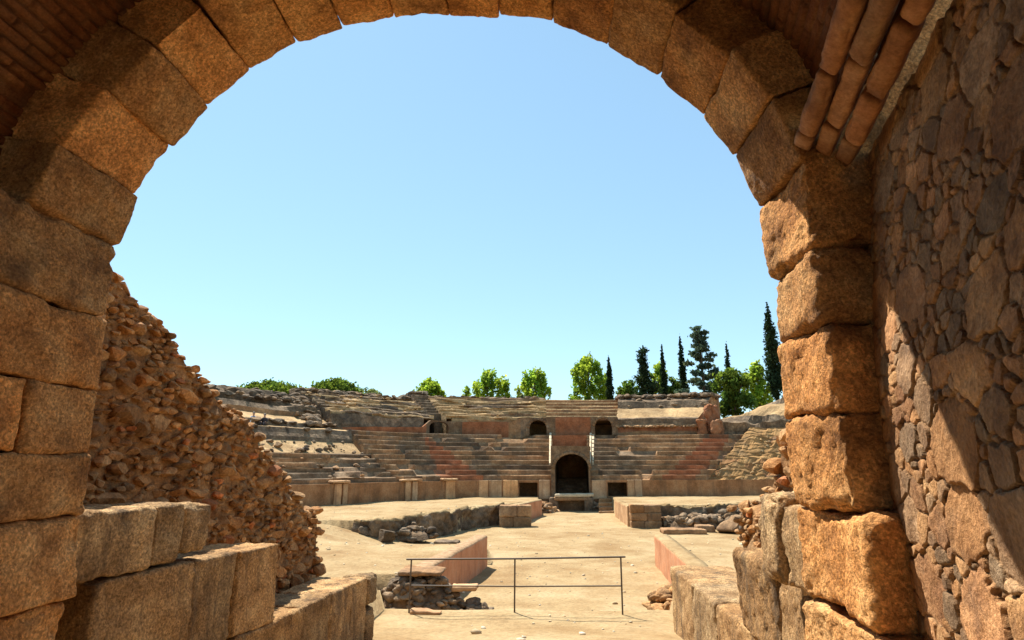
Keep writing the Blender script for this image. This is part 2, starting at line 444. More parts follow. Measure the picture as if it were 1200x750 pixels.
# right pier, rough and lit
spr = [[[(x, y, z) for z in (Q[22][1], z1)] for y in (3.36, 4.1)] for x, z1 in ((1.58, Q[21][1]), (2.35, Q[21][1]+.35))]
gg = Geo(); block(gg, spr, .06, .035, 230, .022, (1.02, 1, .95), fr=5); under(gg.build('springer', M_ARCH), arch)
jamb('r', qz(23), qz(22), 1.60, 1.60, 3.38, 4.1, 231, rad=.05, rough=.026)
jamb('r', qz(24), qz(23), 1.59, 1.61, 3.36, 4.12, 232, rad=.05, rough=.026)
jamb('r', qz(25), qz(24), 1.60, 1.60, 3.34, 4.12, 233, rad=.05, rough=.026)
jamb('r', qz(26), qz(25), 1.585, 1.61, 3.22, 4.1, 234, rad=.05, rough=.026)
jamb('r', .95, qz(26)-.01, 1.56, 1.58, 3.1, 4.1, 235, rad=.05, rough=.026)
# masonry over and beside the ring (spandrel): closes the wall round the opening
outl = [np.array([qx(0)-.9, .6])]+[Q[i]+outward(i)*.55 for i in range(0, 28)]+[np.array([qx(27)+.9, .6])]
outl[1][0] = outl[0][0]
xs0, xs1, zt = -6.5, 5.5, 8.6
front = [(-.8+(p[0]+.8)*3.2 if False else p[0], p[1]) for p in outl]
outer = []
for p in outl:
    ang = math.atan2(p[1]-3.2, p[0]+.8)
    d = (math.cos(ang), math.sin(ang)); k = 1e9
    if d[0] > 1e-6: k = min(k, (xs1+.8)/d[0])
    if d[0] < -1e-6: k = min(k, (xs0+.8)/d[0])
    if d[1] > 1e-6: k = min(k, (zt-3.2)/d[1])
    if d[1] < -1e-6: k = min(k, (.4-3.2)/d[1])
    outer.append((-.8+d[0]*k, 3.2+d[1]*k))
g = Geo(); n = len(outl)
V = []
for y in (3.47, 4.06):
    V += [(p[0], y, p[1]) for p in outl]+[(p[0], y, p[1]) for p in outer]
F = []
for i in range(n-1):
    F += [(i, i+1, n+i+1, n+i), (2*n+i, 3*n+i, 3*n+i+1, 2*n+i+1), (n+i, n+i+1, 3*n+i+1, 3*n+i), (i, 2*n+i, 2*n+i+1, i+1)]
g.add(V, F); under(g.build('spandrel', M_ARCH, smooth=False), arch)

# ------------------------------------------------------------------ right corridor wall of field stones
def wall_x(y): return 1.80-.245*(3.4-np.maximum(y, .2))
def dart(n, w, h, rmin, rmax, r, pw=1.6, asp=1.25, tight=.86):
    P = []; Rr = []
    tries = 0
    Pa = np.zeros((n, 2)); Ra = np.zeros(n); k = 0
    while k < n and tries < n*40:
        tries += 1
        rad = rmin+(rmax-rmin)*r.uniform()**pw*(1 if tries < n*8 else .3)
        p = np.array([r.uniform(0, w), r.uniform(0, h)])
        if k:
            d = np.hypot((Pa[:k, 0]-p[0])/asp, Pa[:k, 1]-p[1])
            if (d < (Ra[:k]+rad)*tight).any(): continue
        Pa[k] = p; Ra[k] = rad; k += 1
    return Pa[:k], Ra[:k]
def stone_relief(U, V, C, Rd, asp, seed, gap=.016, depth=.045, rough=.012):
    """height and stone id of an irregular rubble facing at the wall coordinates U, V"""
    u = U.ravel(); v = V.ravel()
    du = fbm(np.stack([u*9, v*9, u*0+seed], -1), 3, seed)*.022; dv = fbm(np.stack([u*9, v*9, u*0+seed+9], -1), 3, seed+3)*.022
    u2 = u+du; v2 = v+dv
    r = np.random.default_rng(seed)
    th = r.normal(0, .35, len(C)); ct, stt = np.cos(th), np.sin(th)
    H = np.zeros(len(u)); I = np.zeros(len(u), int)
    for s in range(0, len(u), 4000):
        a = u2[s:s+4000, None]-C[None, :, 0]; b = v2[s:s+4000, None]-C[None, :, 1]
        x = (a*ct+b*stt)/asp; y = (-a*stt+b*ct)
        d = (np.abs(x)**2.6+np.abs(y)**2.6)**(1/2.6)-Rd[None]
        k = np.argpartition(d, 1, axis=1)[:, :2]
        dd = np.take_along_axis(d, k, 1); o = np.argsort(dd, 1)
        k = np.take_along_axis(k, o, 1); dd = np.take_along_axis(dd, o, 1)
        I[s:s+4000] = k[:, 0]; H[s:s+4000] = (dd[:, 1]-dd[:, 0])
    off = r.uniform(.62, 1.0, len(C)); tx = r.normal(0, .035, len(C)); ty = r.normal(0, .035, len(C))
    e = sst(gap*.3, gap*1.15, H)
    cu = u-C[I, 0]; cv = v-C[I, 1]
    h = e*(depth*off[I]+tx[I]*cu+ty[I]*cv)+e*rough*fbm(np.stack([u*16, v*16, I*1.7], -1), 3, seed+5)
    h += (1-e)*(.012*fbm(np.stack([u*30, v*30, u*0], -1), 3, seed+7)+.006)
    return h.reshape(U.shape), I.reshape(U.shape), e.reshape(U.shape)
r = np.random.default_rng(23)
C, Rd = dart(950, 2.7, 4.6, .022, .19, r, 1.25, 1.25)
yy = np.linspace(1.0, 3.47, 320); zz = np.linspace(.9, 4.87, 510)
YY, ZZ = np.meshgrid(yy, zz, indexing='ij')
H, I, E = stone_relief(YY-.9, ZZ-.7, C, Rd, 1.25, 31, .011, .026, .010)
X = wall_x(YY)-H+.05+.13*np.maximum(ZZ-3.4, 0)+.025*fbm(np.stack([YY*1.3, ZZ*1.3, YY*0], -1), 2, 3)
pal = np.array([(.95, .92, .9), (1.15, .95, .8), (.75, .72, .72), (1.2, 1.05, .85), (.9, .75, .65), (.65, .68, .72), (1.05, .85, .65)])
pal = pal[r.integers(0, len(pal), len(C))]*(1+r.uniform(-.22, .22, (len(C), 1)))
T = pal[I]*E[..., None]+(1-E[..., None])*np.array((.85, .78, .7))
cw = empty('rubble_wall', (1.9, 2.4, .9), 'corridor wall of big irregular brown field stones at the right edge, crossed by a diagonal sun patch', 'wall')
g = Geo(); g.add(np.stack([X, YY, ZZ], -1), grid_faces(len(yy), len(zz), flip=True), 0, T.reshape(-1, 3))
under(g.build('stone_facing', M_RUBBLE), cw)
g = Geo()          # the rest of that wall: behind the viewer and its thickness
for ya, yb in ((-4.5, 1.0), (1.0, 3.46)):
    x0, x1 = float(wall_x(max(ya, .2))), float(wall_x(yb))
    block(g, [[[(x+e_+(.18 if z > 1 else 0), y, z) for z in (.6, 4.6)] for y, x in ((ya, x0), (yb, x1))] for e_ in (.14, 1.2)], .03, .02, 5, .25)
under(g.build('wall_core', M_RUBBLE), cw)

# ------------------------------------------------------------------ brick vault of the corridor
vault = empty('brick_vault', (-.8, 1, 4.8), 'barrel vault of dark red brick over the corridor, in the upper corners above the arch', 'vault')
xL, zL = -3.62, 4.75
xR0, zR = 1.86, 4.84
xc = (xL+xR0)/2; zTop = 7.02
def vault_pt(t, y):
    """t 0..1 from the left springing over the top to the right one"""
    a = np.pi*(1-t)
    rx = np.where(t < .5, xc-xL, (xR0-xc)-.245*(3.4-np.maximum(y, .2)))
    z0 = zL+(zR-zL)*t
    return xc+rx*np.cos(a), z0+(zTop-z0)*np.sin(a)
t_ = np.linspace(0, 1, 900); arc = np.concatenate([[0], np.cumsum(np.hypot(*(np.diff(np.stack(vault_pt(t_, 3.4)), axis=1))))])
LA = arc[-1]
yv = np.linspace(1.6, 3.45, 130); av = np.arange(0, LA, .0125)
AV, YV = np.meshgrid(av, yv, indexing='ij')
TV = np.interp(AV, arc, t_)
VX, VZ = vault_pt(TV, YV)
rowi = np.floor(AV/.078+.12*fbm(np.stack([AV*2, YV*2, AV*0], -1), 2, 1)).astype(int)
fr_ = AV/.078-rowi
col_ = YV/.31+(rowi%2)*.5+.13*np.sin(rowi*12.9); ci = np.floor(col_).astype(int); fc = col_-ci
hh = (rowi*7919+ci*104729)%997/997.
ed = np.minimum(np.minimum(fr_, 1-fr_)*.078, np.minimum(fc, 1-fc)*.31)
e = sst(.003, .014, ed)
e = e*np.where(hh > .955, .15, 1)
dep = e*(.022+.034*hh)+.008*fbm(np.stack([AV*14, YV*14, AV*0], -1), 3, 2)
nx = np.gradient(VX, axis=0); nz = np.gradient(VZ, axis=0); l = np.hypot(nx, nz); nx, nz = nx/l, nz/l
VX2 = VX+nz*dep; VZ2 = VZ-nx*dep
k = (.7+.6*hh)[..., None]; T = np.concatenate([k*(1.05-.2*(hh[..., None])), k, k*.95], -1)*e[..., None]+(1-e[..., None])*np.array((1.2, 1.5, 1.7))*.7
keep_hi = LA-.33                      # the last courses on the right are modelled brick by brick
g = Geo(); nk = int((av < keep_hi).sum())
g.add(np.stack([VX2, YV, VZ2], -1)[:nk], grid_faces(nk, len(yv)), 0, T[:nk].reshape(-1, 3))
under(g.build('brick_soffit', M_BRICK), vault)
g = Geo(); ta = np.linspace(0, 1, 40); yb = np.array([-4.5, -2, 0, .8, 1.62]); TA, YB = np.meshgrid(ta, yb, indexing='ij'); X_, Z_ = vault_pt(TA, YB)
g.add(np.stack([X_, YB, Z_], -1), grid_faces(40, 5))
X_, Z_ = vault_pt(ta[:, None], np.array([[3.46]])); 
top = np.stack([np.stack([X_[:, 0]*1.02, X_[:, 0]*0+y, Z_[:, 0]+.35], -1) for y in (-4.5, 3.46)], 1)
g.add(top, grid_faces(40, 2)); under(g.build('vault_back', M_BRICK), vault)
r = np.random.default_rng(41)
rows = [((945, 168), .128), ((967, 178), .132), ((991, 188), .14)]
for q, ((px, py), wd) in enumerate(rows):
    x0, _, z0 = aty(px, py, 3.36)
    g = Geo(); y = 3.40-(.0, .02, .03)[q]; first = (.16, .3, .24)[q]
    while y > 1.2:
        ln = first if first else r.uniform(.36, .62); first = 0
        ya, yb = y-ln, y-.012
        def sec(y, a, b):   # a across the course, b out of the wall
            xx = x0-.245*(3.36-y)
            return (xx+a*.80-b*.60, y, z0-a*.60-b*.80)
        dz = r.uniform(-.006, .008)
        c8 = [[[sec(yq, a, b+dz) for b in (-.1, .035)] for yq in (ya, yb)] for a in (-wd/2, wd/2-.028)]
        block(g, c8, .03, .009, 300+q*40+int(y*20), .018, stone_tint(r, .2, .1), fr=9)
        y -= ln
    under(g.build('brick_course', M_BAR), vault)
# left corridor wall and rear closing wall, out of the picture, so the corridor is as dark as a corridor
lw = empty('corridor_wall', (-3.6, 0, .9), 'left corridor wall of the vaulted passage carrying the brick vault beside the arch', 'wall')
g = Geo(); block(g, box8(-4.4, -3.55, -4.5, 2.45, .6, 4.9), .03, .03, 6, .2); under(g.build('wall_face', M_RUBBLE), lw)

# ------------------------------------------------------------------ stepped ashlar wall on the left
r = np.random.default_rng(51)
def fxl(y): return -3.28+.108*(y-4.2)
lowl = empty('block_wall', (-3.3, 6.5, .6), 'stepped wall of big granite ashlars running out from the left foot of the arch, tops in sun', 'wall')
def lblk(y0, y1, z0, z1, dep=.75, dx=0., seed=0, rad=.034, rough=.018, mat=M_BLOCK, yaw=0):
    a, b = fxl(y0)+dx, fxl(y1)+dx+yaw
    c8 = [[[(a-dep if i == 0 else a, y0, z) for z in (z0, z1)], [(b-dep if i == 0 else b, y1, z) for z in (z0, z1)]] for i in (0, 1)]
    gg = Geo(); block(gg, c8, rad, rough, seed, .026, stone_tint(r, .24, .06), pit=1.6); under(gg.build('ashlar', mat), lowl)
lblk(4.13, 4.93, 2.2, 2.69, seed=401, dep=.6)
lblk(4.93, 5.26, 2.22, 2.69, seed=402, dx=-.01, dep=.6)
lblk(5.26, 5.66, 2.24, 2.68, seed=403, dx=-.05, rad=.09, rough=.03, dep=.55, yaw=.06)
lblk(4.42, 5.5, 1.36, 2.19, seed=404, dx=.0)
lblk(5.5, 6.12, 1.37, 2.18, seed=405, dx=-.015)
lblk(6.12, 6.86, 1.37, 2.17, seed=406, dx=.01)
lblk(4.1, 6.2, .35, 1.36, seed=407, dx=-.01)
lblk(6.2, 7.52, .35, 1.37, seed=408, dx=.02)
lblk(7.52, 8.25, .35, 1.38, seed=409, dx=0)
lblk(8.25, 8.9, .35, 1.39, seed=410, dx=.015)
lblk(8.9, 9.45, .3, 1.38, seed=411, dx=0)
lblk(9.45, 9.85, .96, 1.39, seed=412, dx=.03, dep=.45, rad=.08, rough=.03)
lblk(9.4, 9.8, .3, .95, seed=413, dx=.02, dep=.5, rad=.1, rough=.035)
# right: lower and broken
r = np.random.default_rng(52)
lowr = empty('block_wall', (2.0, 7.5, .6), 'stepped wall of pale granite ashlars leading out from the right foot of the arch toward the railing', 'wall')
def rblk(y0, y1, z0, z1, x, dep=.75, seed=0, rad=.045, rough=.018, mat=M_BLOCK, yaw=0.):
    c8 = [[[(x+(dep if i else 0)+(yaw if y == y1 else 0), y, z) for z in (z0, z1)] for y in (y0, y1)] for i in (0, 1)]
    gg = Geo(); block(gg, c8, rad, rough, seed, .028, stone_tint(r, .2, .06), pit=1.5); under(gg.build('ashlar', mat), lowr)
rblk(9.3, 10.85, .2, 1.37, 2.07, 1.0, 501)
rblk(8.0, 9.3, .2, 1.38, 2.05, 1.0, 502)
rblk(6.4, 8.0, .3, 1.38, 2.04, .9, 503)
rblk(4.3, 6.4, .3, 1.37, 2.01, .9, 504)
rblk(5.6, 6.72, 1.38, 2.17, 1.95, .7, 505, .06, .03)
rblk(4.75, 5.6, 1.38, 2.16, 1.96, .7, 506, .06, .03)
rblk(4.12, 4.75, 1.38, 2.14, 1.8, .7, 507, .08, .035)
rblk(4.62, 5.12, 2.16, 2.80, 1.66, .8, 508, .09, .035, yaw=.05)
rblk(4.13, 4.62, 2.16, 2.76, 1.68, .8, 509, .08, .03)
# flat slabs of the shelf above it
r = np.random.default_rng(53)
for k, (x0, x1, y0, y1, z) in enumerate(((3.1, 4.4, 8.2, 9.6, 1.36), (3.15, 4.2, 9.7, 11.2, 1.2), (4.6, 5.8, 8.8, 10.6, 1.3))):
    gg = Geo(); block(gg, box8(x0, x1, y0, y1, z-.3, z+.03), .05, .025, 520+k, .06, stone_tint(r, .1))
    tag(gg.build('flat_slab', M_PALE), ('pale flat slab on the ledge just behind the right ashlar wall', 'pale flat slab farther out on the right ledge, toward the orange trench wall', 'pale flat slab at the outer side of the right ledge')[k], 'slab')

# ------------------------------------------------------------------ ruined rubble walls (concrete core with its stones showing)
def ruin(name, label, p0, p1, sil, thick, side, seed, smin, smax, n, ztop_extra=0, zbot=.4):
    """p0, p1 ends of the face line; sil (photo points of its skyline) gives the height along it"""
    r = np.random.default_rng(seed)
    p0 = np.array(p0); p1 = np.array(p1); d = p1-p0; Ln = np.hypot(*d); d = d/Ln; nr = np.array([d[1], -d[0]])*side
    ss, zs = [], []
    for px, py in sil:
        v = ray(px, py); A = np.array([[v[0], -d[0]], [v[1], -d[1]]]); t, s = np.linalg.solve(A, p0)
        ss.append(s); zs.append(CZ+v[2]*t)
    o = np.argsort(ss); ss = np.array(ss)[o]; zs = np.array(zs)[o]
    def top(s): return np.interp(s, ss, zs)+.11+.20*n1(np.asarray(s)*2.3, seed)
    root = empty(name, (*(p0+p1)/2, zbot), label, 'wall')
    g = Geo()
    sa = np.linspace(0, Ln, 90); ka = np.linspace(0, 1, 50)
    S, K = np.meshgrid(sa, ka, indexing='ij'); Z = zbot+(top(S)-.1-zbot)*K
    def off(S, Z, q): return .09*fbm(np.stack([S*1.1, Z*1.1, Z*0+q], -1), 3, seed)-.07-.10*np.clip(Z-1.4, 0, 5)*.35
    O = off(S, Z, 0)
    base = p0[None, None]+S[..., None]*d
    fr = np.concatenate([base+O[..., None]*nr, Z[..., None]], -1)
    bk = np.concatenate([base-thick*nr, Z[..., None]], -1)
    g.add(fr, grid_faces(90, 50, flip=side < 0), 0, (.8, .78, .76)); g.add(bk, grid_faces(90, 50, flip=side > 0))  # front of the core tinted darker, painting in shade between the stones
    tp = np.stack([fr[:, -1], (fr[:, -1]+bk[:, -1])/2+np.array([0, 0, .12]), bk[:, -1]], 1); g.add(tp, grid_faces(90, 3, flip=side > 0))
    for e in (0, -1):
        cp = np.stack([fr[e], bk[e]], 0); g.add(cp, grid_faces(2, 50))
    under(g.build('core', M_CORE), root)
    g = Geo()
    C, Rd = dart(n, Ln, float(top(sa).max())-zbot, smin, smax, r, 1.5, 1.4, .66)
    for (s, z), q in zip(C, Rd):
        z += zbot
        tz = float(top(s))
        if z > tz-.02-q*.3: continue
        ang = math.atan2(d[1], d[0])
        O = float(off(np.array(s), np.array(z), 0))
        p = p0+s*d+(O-.12*q+r.uniform(-.03, .045))*nr
        k = stone_tint(r, .3, .12)
        if r.uniform() < .04: k = (k[0]*1.25, k[1]*.85, k[2]*.75)
        rock(g, (*p, z), (q*1.5, q*1.15, q*.85), 2, 0, k, 8, r, yaw=ang+r.normal(0, .3), lump=.09)
    m = int(Ln*thick*40)
    for _ in range(m):         # stones of the broken top
        s = r.uniform(0, Ln); b = r.uniform(-.02, thick); z = float(top(s))-.07+r.uniform(-.06, .05)
        q = r.uniform(smin, smax*.9); b = max(b, .12); O = float(off(np.array(s), np.array(z), 0))
        p = p0+s*d+(O*(1-b/thick)-b)*nr
        rock(g, (*p, z), (q*1.4, q*1.1, q*.8), 2, 0, stone_tint(r, .3, .1), 9, r)
    for _ in range(int(m*.5)):  # and of the two ends
        e = r.integers(0, 2); s = (0, Ln)[e]+r.uniform(-.05, .05); b = r.uniform(0, thick); z = zbot+r.uniform(0, 1)*(float(top(s))-zbot)
        q = r.uniform(smin, smax); p = p0+s*d-b*nr
        rock(g, (*p, z), (q*1.2, q*1.2, q*.8), 2, 0, stone_tint(r, .3, .1), 9, r)
    under(g.build('stone_face', M_CORE, smooth=False), root)
    return root
ruin('ruined_wall', 'tall ruined rubble wall with a ragged sloping top behind the left ashlars', (-4.22, 4.2), (-3.6, 9.75),
     [(60, 240), (105, 285), (138, 308), (150, 318), (165, 338), (182, 358), (200, 378), (222, 400), (240, 432), (255, 458), (270, 473), (288, 495), (300, 512), (322, 538), (345, 565), (368, 592), (385, 622), (394, 655)],
     .95, 1, 61, .04, .145, 3800)
ruin('ruined_wall', 'remnant of a rubble wall peeping out from behind the right pier above the pale ashlars', (2.62, 8.9), (2.62, 4.5),
     [(880, 600), (897, 575), (904, 545), (908, 520), (915, 505), (960, 480)], .9, 1, 62, .05, .14, 700)

# ------------------------------------------------------------------ railing
Y0 = 12.2
rail = empty('railing', (-.6, Y0, .25), 'thin dark steel railing of three posts and two rails across the path before the trench', 'railing')
r = np.random.default_rng(71)
tops = [(-2.66, 1.23), (-.63, 1.26), (1.41, 1.31)]
for x, zt in tops:
    g = Geo(); tube(g, [(x-.01, Y0, hg(x, Y0-.1)-.12), (x, Y0, zt)], .016, 8); under(g.build('post', M_STEEL), rail)
g = Geo(); tube(g, [(-2.76, Y0, 1.24), (-.63, Y0, 1.268), (1.5, Y0, 1.318)], .017, 8); under(g.build('rail', M_STEEL), rail)
g = Geo(); tube(g, [(-2.66, Y0, .765), (-.63, Y0, .77), (1.41, Y0, .80)], .013, 8); under(g.build('rail', M_STEEL), rail)

# ------------------------------------------------------------------ walls of the sunken trench
def wallrun(name, label, pts, thick, top, bot, mat, seed, rough=.02, res=.14, topmat=None, side=1, cap=None, cat='wall'):
    """a low wall along a polyline; its face lies on the line, its body to the side"""
    g = Geo(); pts = np.array(pts, float)
    seg = np.hypot(*np.diff(pts, axis=0).T); cs = np.concatenate([[0], np.cumsum(seg)])
    n = max(4, int(cs[-1]/res)); sa = np.linspace(0, cs[-1], n)
    X = np.interp(sa, cs, pts[:, 0]); Y = np.interp(sa, cs, pts[:, 1])
    tx = np.gradient(X); ty = np.gradient(Y); l = np.hypot(tx, ty); nx, ny = ty/l*side, -tx/l*side
    tz = np.array([top(x, y) if callable(top) else top for x, y in zip(X, Y)]); bz = np.full(n, bot, float)
    tz = tz+rough*1.2*n1(sa*1.5, seed)
    m = 14; prof = []
    h = np.linspace(0, 1, m)
    rows = []
    for k in h: rows.append((np.zeros(n), bz+(tz-bz)*k))
    c = .05
    rows[-1] = (np.zeros(n), tz-c)
    rows.append((np.full(n, c), tz))
    for k in (.33, .66, 1): rows.append((np.full(n, thick*k), tz+.01))
    rows.append((np.full(n, thick), bz))
    P = np.stack([np.stack([X-nx*o, Y-ny*o, z], -1) for o, z in rows], 1)
    nz = fbm(P*2.2+seed, 4, seed)[..., None]*rough*1.6+fbm(P*9+seed, 2, seed)[..., None]*rough*.5
    P = P+np.stack([nx, ny, nx*0], -1)[:, None]*nz+np.array([0, 0, 1])*nz*.5*(np.arange(P.shape[1]) >= m)[None, :, None]
    mi = np.zeros((n-1, P.shape[1]-1), int)
    if topmat is not None: mi[:, m-1:] = 1
    g.add(P, grid_faces(n, P.shape[1], flip=side > 0), mi.ravel())
    for e in (0, -1):
        c_ = P[e]; half = len(c_)
        q = np.array([c_[:m+1], np.stack([np.interp(np.linspace(0, 1, m+1), [0, 1], [c_[-1][k], c_[-2][k]]) for k in range(3)], -1)])
        g.add(q, grid_faces(2, m+1))
    o = g.build(name, [mat, topmat or mat])
    return tag(o, label, cat)
def upz(x, y): return float(upper(np.array([x]), np.array([y]))[0])+.05
wallrun('trench_wall', 'long low wall with pink plastered face and gritty top, left of the trench behind the railing', [(-3.12, 15.2), (-2.24, 23.4)], .45, .50, -.8, M_PLAST, 81, .016, .12, M_MORTAR, side=1)
wallrun('trench_wall', 'sunlit orange plaster wall along the right side of the trench', [(3.45, 12.6), (4.08, 24.1)], .5, .5, -.8, M_PLAST, 82, .02, .14, M_SAND, side=-1)
wallrun('trench_wall', 'orange plaster wall in sun on the left of the trench near the far gate', [(-2.05, 39.25), (-.35, 46.2)], .4, .62, -.75, M_PLAST, 83, .02, .2, M_SAND, side=1)
wallrun('trench_wall', 'yellowish wall on the right of the trench near the far gate beside the small steps', [(5.02, 39.0), (5.02, 46.0)], .4, .62, -.75, M_ORANGE, 84, .02, .2, M_SAND, side=-1)
wallrun('pit_wall', 'dark eroded earth wall edging the left side pit below the sunlit sand', [(-9.3, 29.2), (-7.7, 28.9), (-6.9, 31.2), (-5.4, 34.6), (-4.6, 37.6), (-3.3, 39.35), (-2.7, 39.5)], .5, lambda x, y: upz(x, y)-.02, -.8, M_DARK, 85, .22, .12, M_SAND, side=1)
wallrun('pit_wall', 'dark eroded earth wall edging the right side pit under the sand terrace', [(6.6, 39.2), (9.0, 39.9), (11.5, 40.2), (14.5, 39.3), (17, 38.2)], .5, lambda x, y: upz(x, y)-.02, -.8, M_DARK, 86, .24, .12, M_SAND, side=1)
# dressed block piers at the mouths of the side pits
r = np.random.default_rng(72)
def pier(label, x0, x1, y0, y1, z0, z1, cols, rows_, seed):
    root = empty('block_pier', ((x0+x1)/2, y0, z0), label, 'block pier')
    for a in range(cols):
        for b in range(rows_):
            gg = Geo(); w_ = (x1-x0)/cols; h_ = (z1-z0)/rows_
            sh = .12*w_*(1 if b%2 else -1) if cols > 1 else 0
            xa = x0+w_*a+(sh if a else 0); xb = x0+w_*(a+1)+(sh if a < cols-1 else 0)
            block(gg, box8(xa, xb, y0+r.uniform(-.05, .03), y1, z0+h_*b, z0+h_*(b+1)), .04, .03, seed+a*7+b, .1, stone_tint(r, .2))
            under(gg.build('stone_block', M_WARM), root)
pier('stacked dressed blocks at the left mouth of the trench, ending the dark pit wall', -2.95, -.98, 38.4, 39.3, -.7, .66, 2, 2, 600)
pier('stacked dressed blocks at the right mouth of the trench beside the flat stone slabs', 5.15, 7.0, 38.3, 39.2, -.7, .72, 2, 3, 640)

# ------------------------------------------------------------------ rubble heaps and single boulders
def heap(label, c, rx, ry, h, n, smin, smax, seed, mat=M_DARK, name='rubble_heap', cap=False):
    r = np.random.default_rng(seed); g = Geo()
    z0 = c[2]
    th = np.linspace(0, 2*np.pi, 28); k = np.linspace(0, 1, 10)
    TH, K = np.meshgrid(th, k, indexing='ij')
    P = np.stack([c[0]+rx*K*np.cos(TH), c[1]+ry*K*np.sin(TH), z0-.1+h*.85*(1-K**3.4)], -1)
    P[..., 2] += .12*h*fbm(P*2.5, 3, seed)
    g.add(P, grid_faces(28, 10), 0, (.9, .85, .8))
    for _ in range(n):
        a = r.uniform(0, 6.28); k = math.sqrt(r.uniform(0, 1)); s = r.uniform(smin, smax)
        x, y = c[0]+rx*k*math.cos(a), c[1]+ry*k*math.sin(a)
        z = z0-.02+h*.88*(1-k**3.4)+r.uniform(-.3, .2)*s
        rock(g, (x, y, z), (s*1.35, s, s*.75), 2, 0, np.array(stone_tint(r, .35, .08))*(1.5 if r.uniform() < .25 else 1), 9, r)
    return tag(g.build(name, mat), label, 'rubble')
zf = FLOOR
heap('dark rubble heap behind the left railing post, crowned by a flat pale slab', (-3.15, 15.2, zf), 1.1, .75, 1.22, 260, .06, .2, 91)
heap('low tumbled stones right of the crowned heap, at the foot of the pink wall', (-1.85, 15.3, zf+.05), .65, .5, .42, 60, .06, .2, 92)
heap('brown rubble heap at the right end of the railing below the ashlar wall', (2.95, 14.6, zf), .75, 1.2, 1.0, 150, .07, .24, 93, M_CORE)
r = np.random.default_rng(73)
gg = Geo(); block(gg, box8(-3.55, -2.5, 14.75, 15.6, .50, .6), .05, .035, 700, .06); tag(gg.build('cap_slab', M_WARM), 'flat pale slab lying on top of the left rubble heap', 'slab')
gg = Geo(); block(gg, box8(-2.35, -1.72, 15.2, 15.7, .10, .19), .03, .02, 701, .05); tag(gg.build('loose_slab', M_ORANGE), 'small pale slab wedged between heap and pink wall', 'slab')
gg = Geo(); block(gg, box8(-2.62, -2.02, 12.05, 12.28, hg(-2.3, 12.1)-.03, hg(-2.3, 12.1)+.06), .05, .03, 702, .04); tag(gg.build('kerb_stone', M_ORANGE), 'long low pale stone lying by the foot of the left railing post', 'stone')
def boulder(label, px, py, z, w_, h_, seed, mat=M_DARK):
    r = np.random.default_rng(seed); x, y, _ = atz(px, py, z); g = Geo()
    rock(g, (x, y, hg(x, y)+h_*.32), (w_/2, w_/2*.8, h_/2), 3, 0, stone_tint(r, .15), 9, r, lump=.2)
    tag(g.build('boulder', mat), label, 'boulder')
boulder('dark rounded boulder on the sand slope left of the side pit', 452, 628, -.1, 1.1, .9, 801)
boulder('smaller dark stone beside the boulder, near the end of the left ruined wall', 428, 626, -.1, .9, .55, 802)
boulder('dark upright rock at the near end of the left pit wall', 484, 632, -.55, 1.0, 1.3, 803)
boulder('big leaning grey boulder below the right sand terrace', 862, 622, -.5, 2.6, 1.2, 804, M_GREY)
boulder('brown rock right of the leaning boulder, against the right ashlars', 884, 628, -.4, 1.6, 1.2, 805)
for k, (px, py, w_, d_, h_, lb) in enumerate(((522, 640, 1.0, .8, .38, 'dark squared block lying on the sand at the far end of the pink wall'), (541, 637, .75, .7, .33, 'smaller broken block right of the dark squared one'))):
    x, y, _ = atz(px, py, -.1); gg = Geo(); z = hg(x, y)
    block(gg, box8(x-w_/2, x+w_/2, y, y+d_, z-.1, z+h_), .06, .04, 810+k, .07); tag(gg.build('fallen_block', M_DARK), lb, 'block')
for k, (px, py, w_, d_, h_, lb) in enumerate(((803, 621, 2.4, 1.2, .3, 'lowest of the flat slabs stacked in the right side pit'), (797, 614, 2.1, 1.0, .34, 'upper flat slab of the stack in the right side pit'), (828, 619, 1.0, .9, .4, 'short slab at the right end of the stack in the side pit'))):
    x, y, _ = atz(px, py, -.4); gg = Geo(); z = hg(x, y)
    zb = z-.05+(.28 if k == 1 else 0)
    block(gg, box8(x-w_/2, x+w_/2, y, y+d_, zb, zb+h_), .06, .03, 820+k, .09); tag(gg.build('stone_slab', M_WARM), lb, 'slab')

heap('stones spilled along the foot of the right pit wall beside the leaning boulder', (9.2, 38.6, -.45), 2.0, .9, .6, 110, .08, .4, 96, M_DARK)
heap('rubble bank against the right pit wall behind the leaning boulder', (12.2, 38.2, -.4), 1.9, 1.3, .95, 120, .1, .45, 97, M_DARK)
heap('few broken stones at the foot of the left pit wall', (-6.6, 30.2, -.3), 1.2, .7, .45, 50, .08, .3, 98, M_DARK)
# ------------------------------------------------------------------ the cavea: plan
PX = np.array([-30, -17, -14.2, -12.6, -10.6, -7.24, -2.82, 2.2, 5.05, 11.6, 17.65, 26, 34.])
PY = np.array([12, 33, 38.9, 41.3, 44.4, 48.2, 50.3, 50.95, 51.3, 52.5, 53.8, 54.5, 54.])
_xs = np.linspace(-30, 34, 1300)
_ys = np.interp(_xs, PX, PY); kk = np.exp(-np.linspace(-2, 2, 61)**2); kk /= kk.sum()
_ys = np.convolve(np.pad(_ys, 30, mode='edge'), kk, 'valid')
def PS(s): return np.interp(s, _xs, _ys)
def ang(s):
    d = np.asarray(s, float)-2.2
    d = np.sign(d)*(np.sqrt(np.maximum(np.abs(d)-1.5, 0)**2+.09)-.3*(np.abs(d) <= 1.5)-.3*(np.abs(d) > 1.5))
    return R(2.5)+np.where(d < 0, R(52)*np.tanh(d/8.5), R(50)*np.tanh(d/8.5))
def pt(s, r_):
    a = ang(s); return s+r_*np.sin(a), PS(s)+r_*np.cos(a)
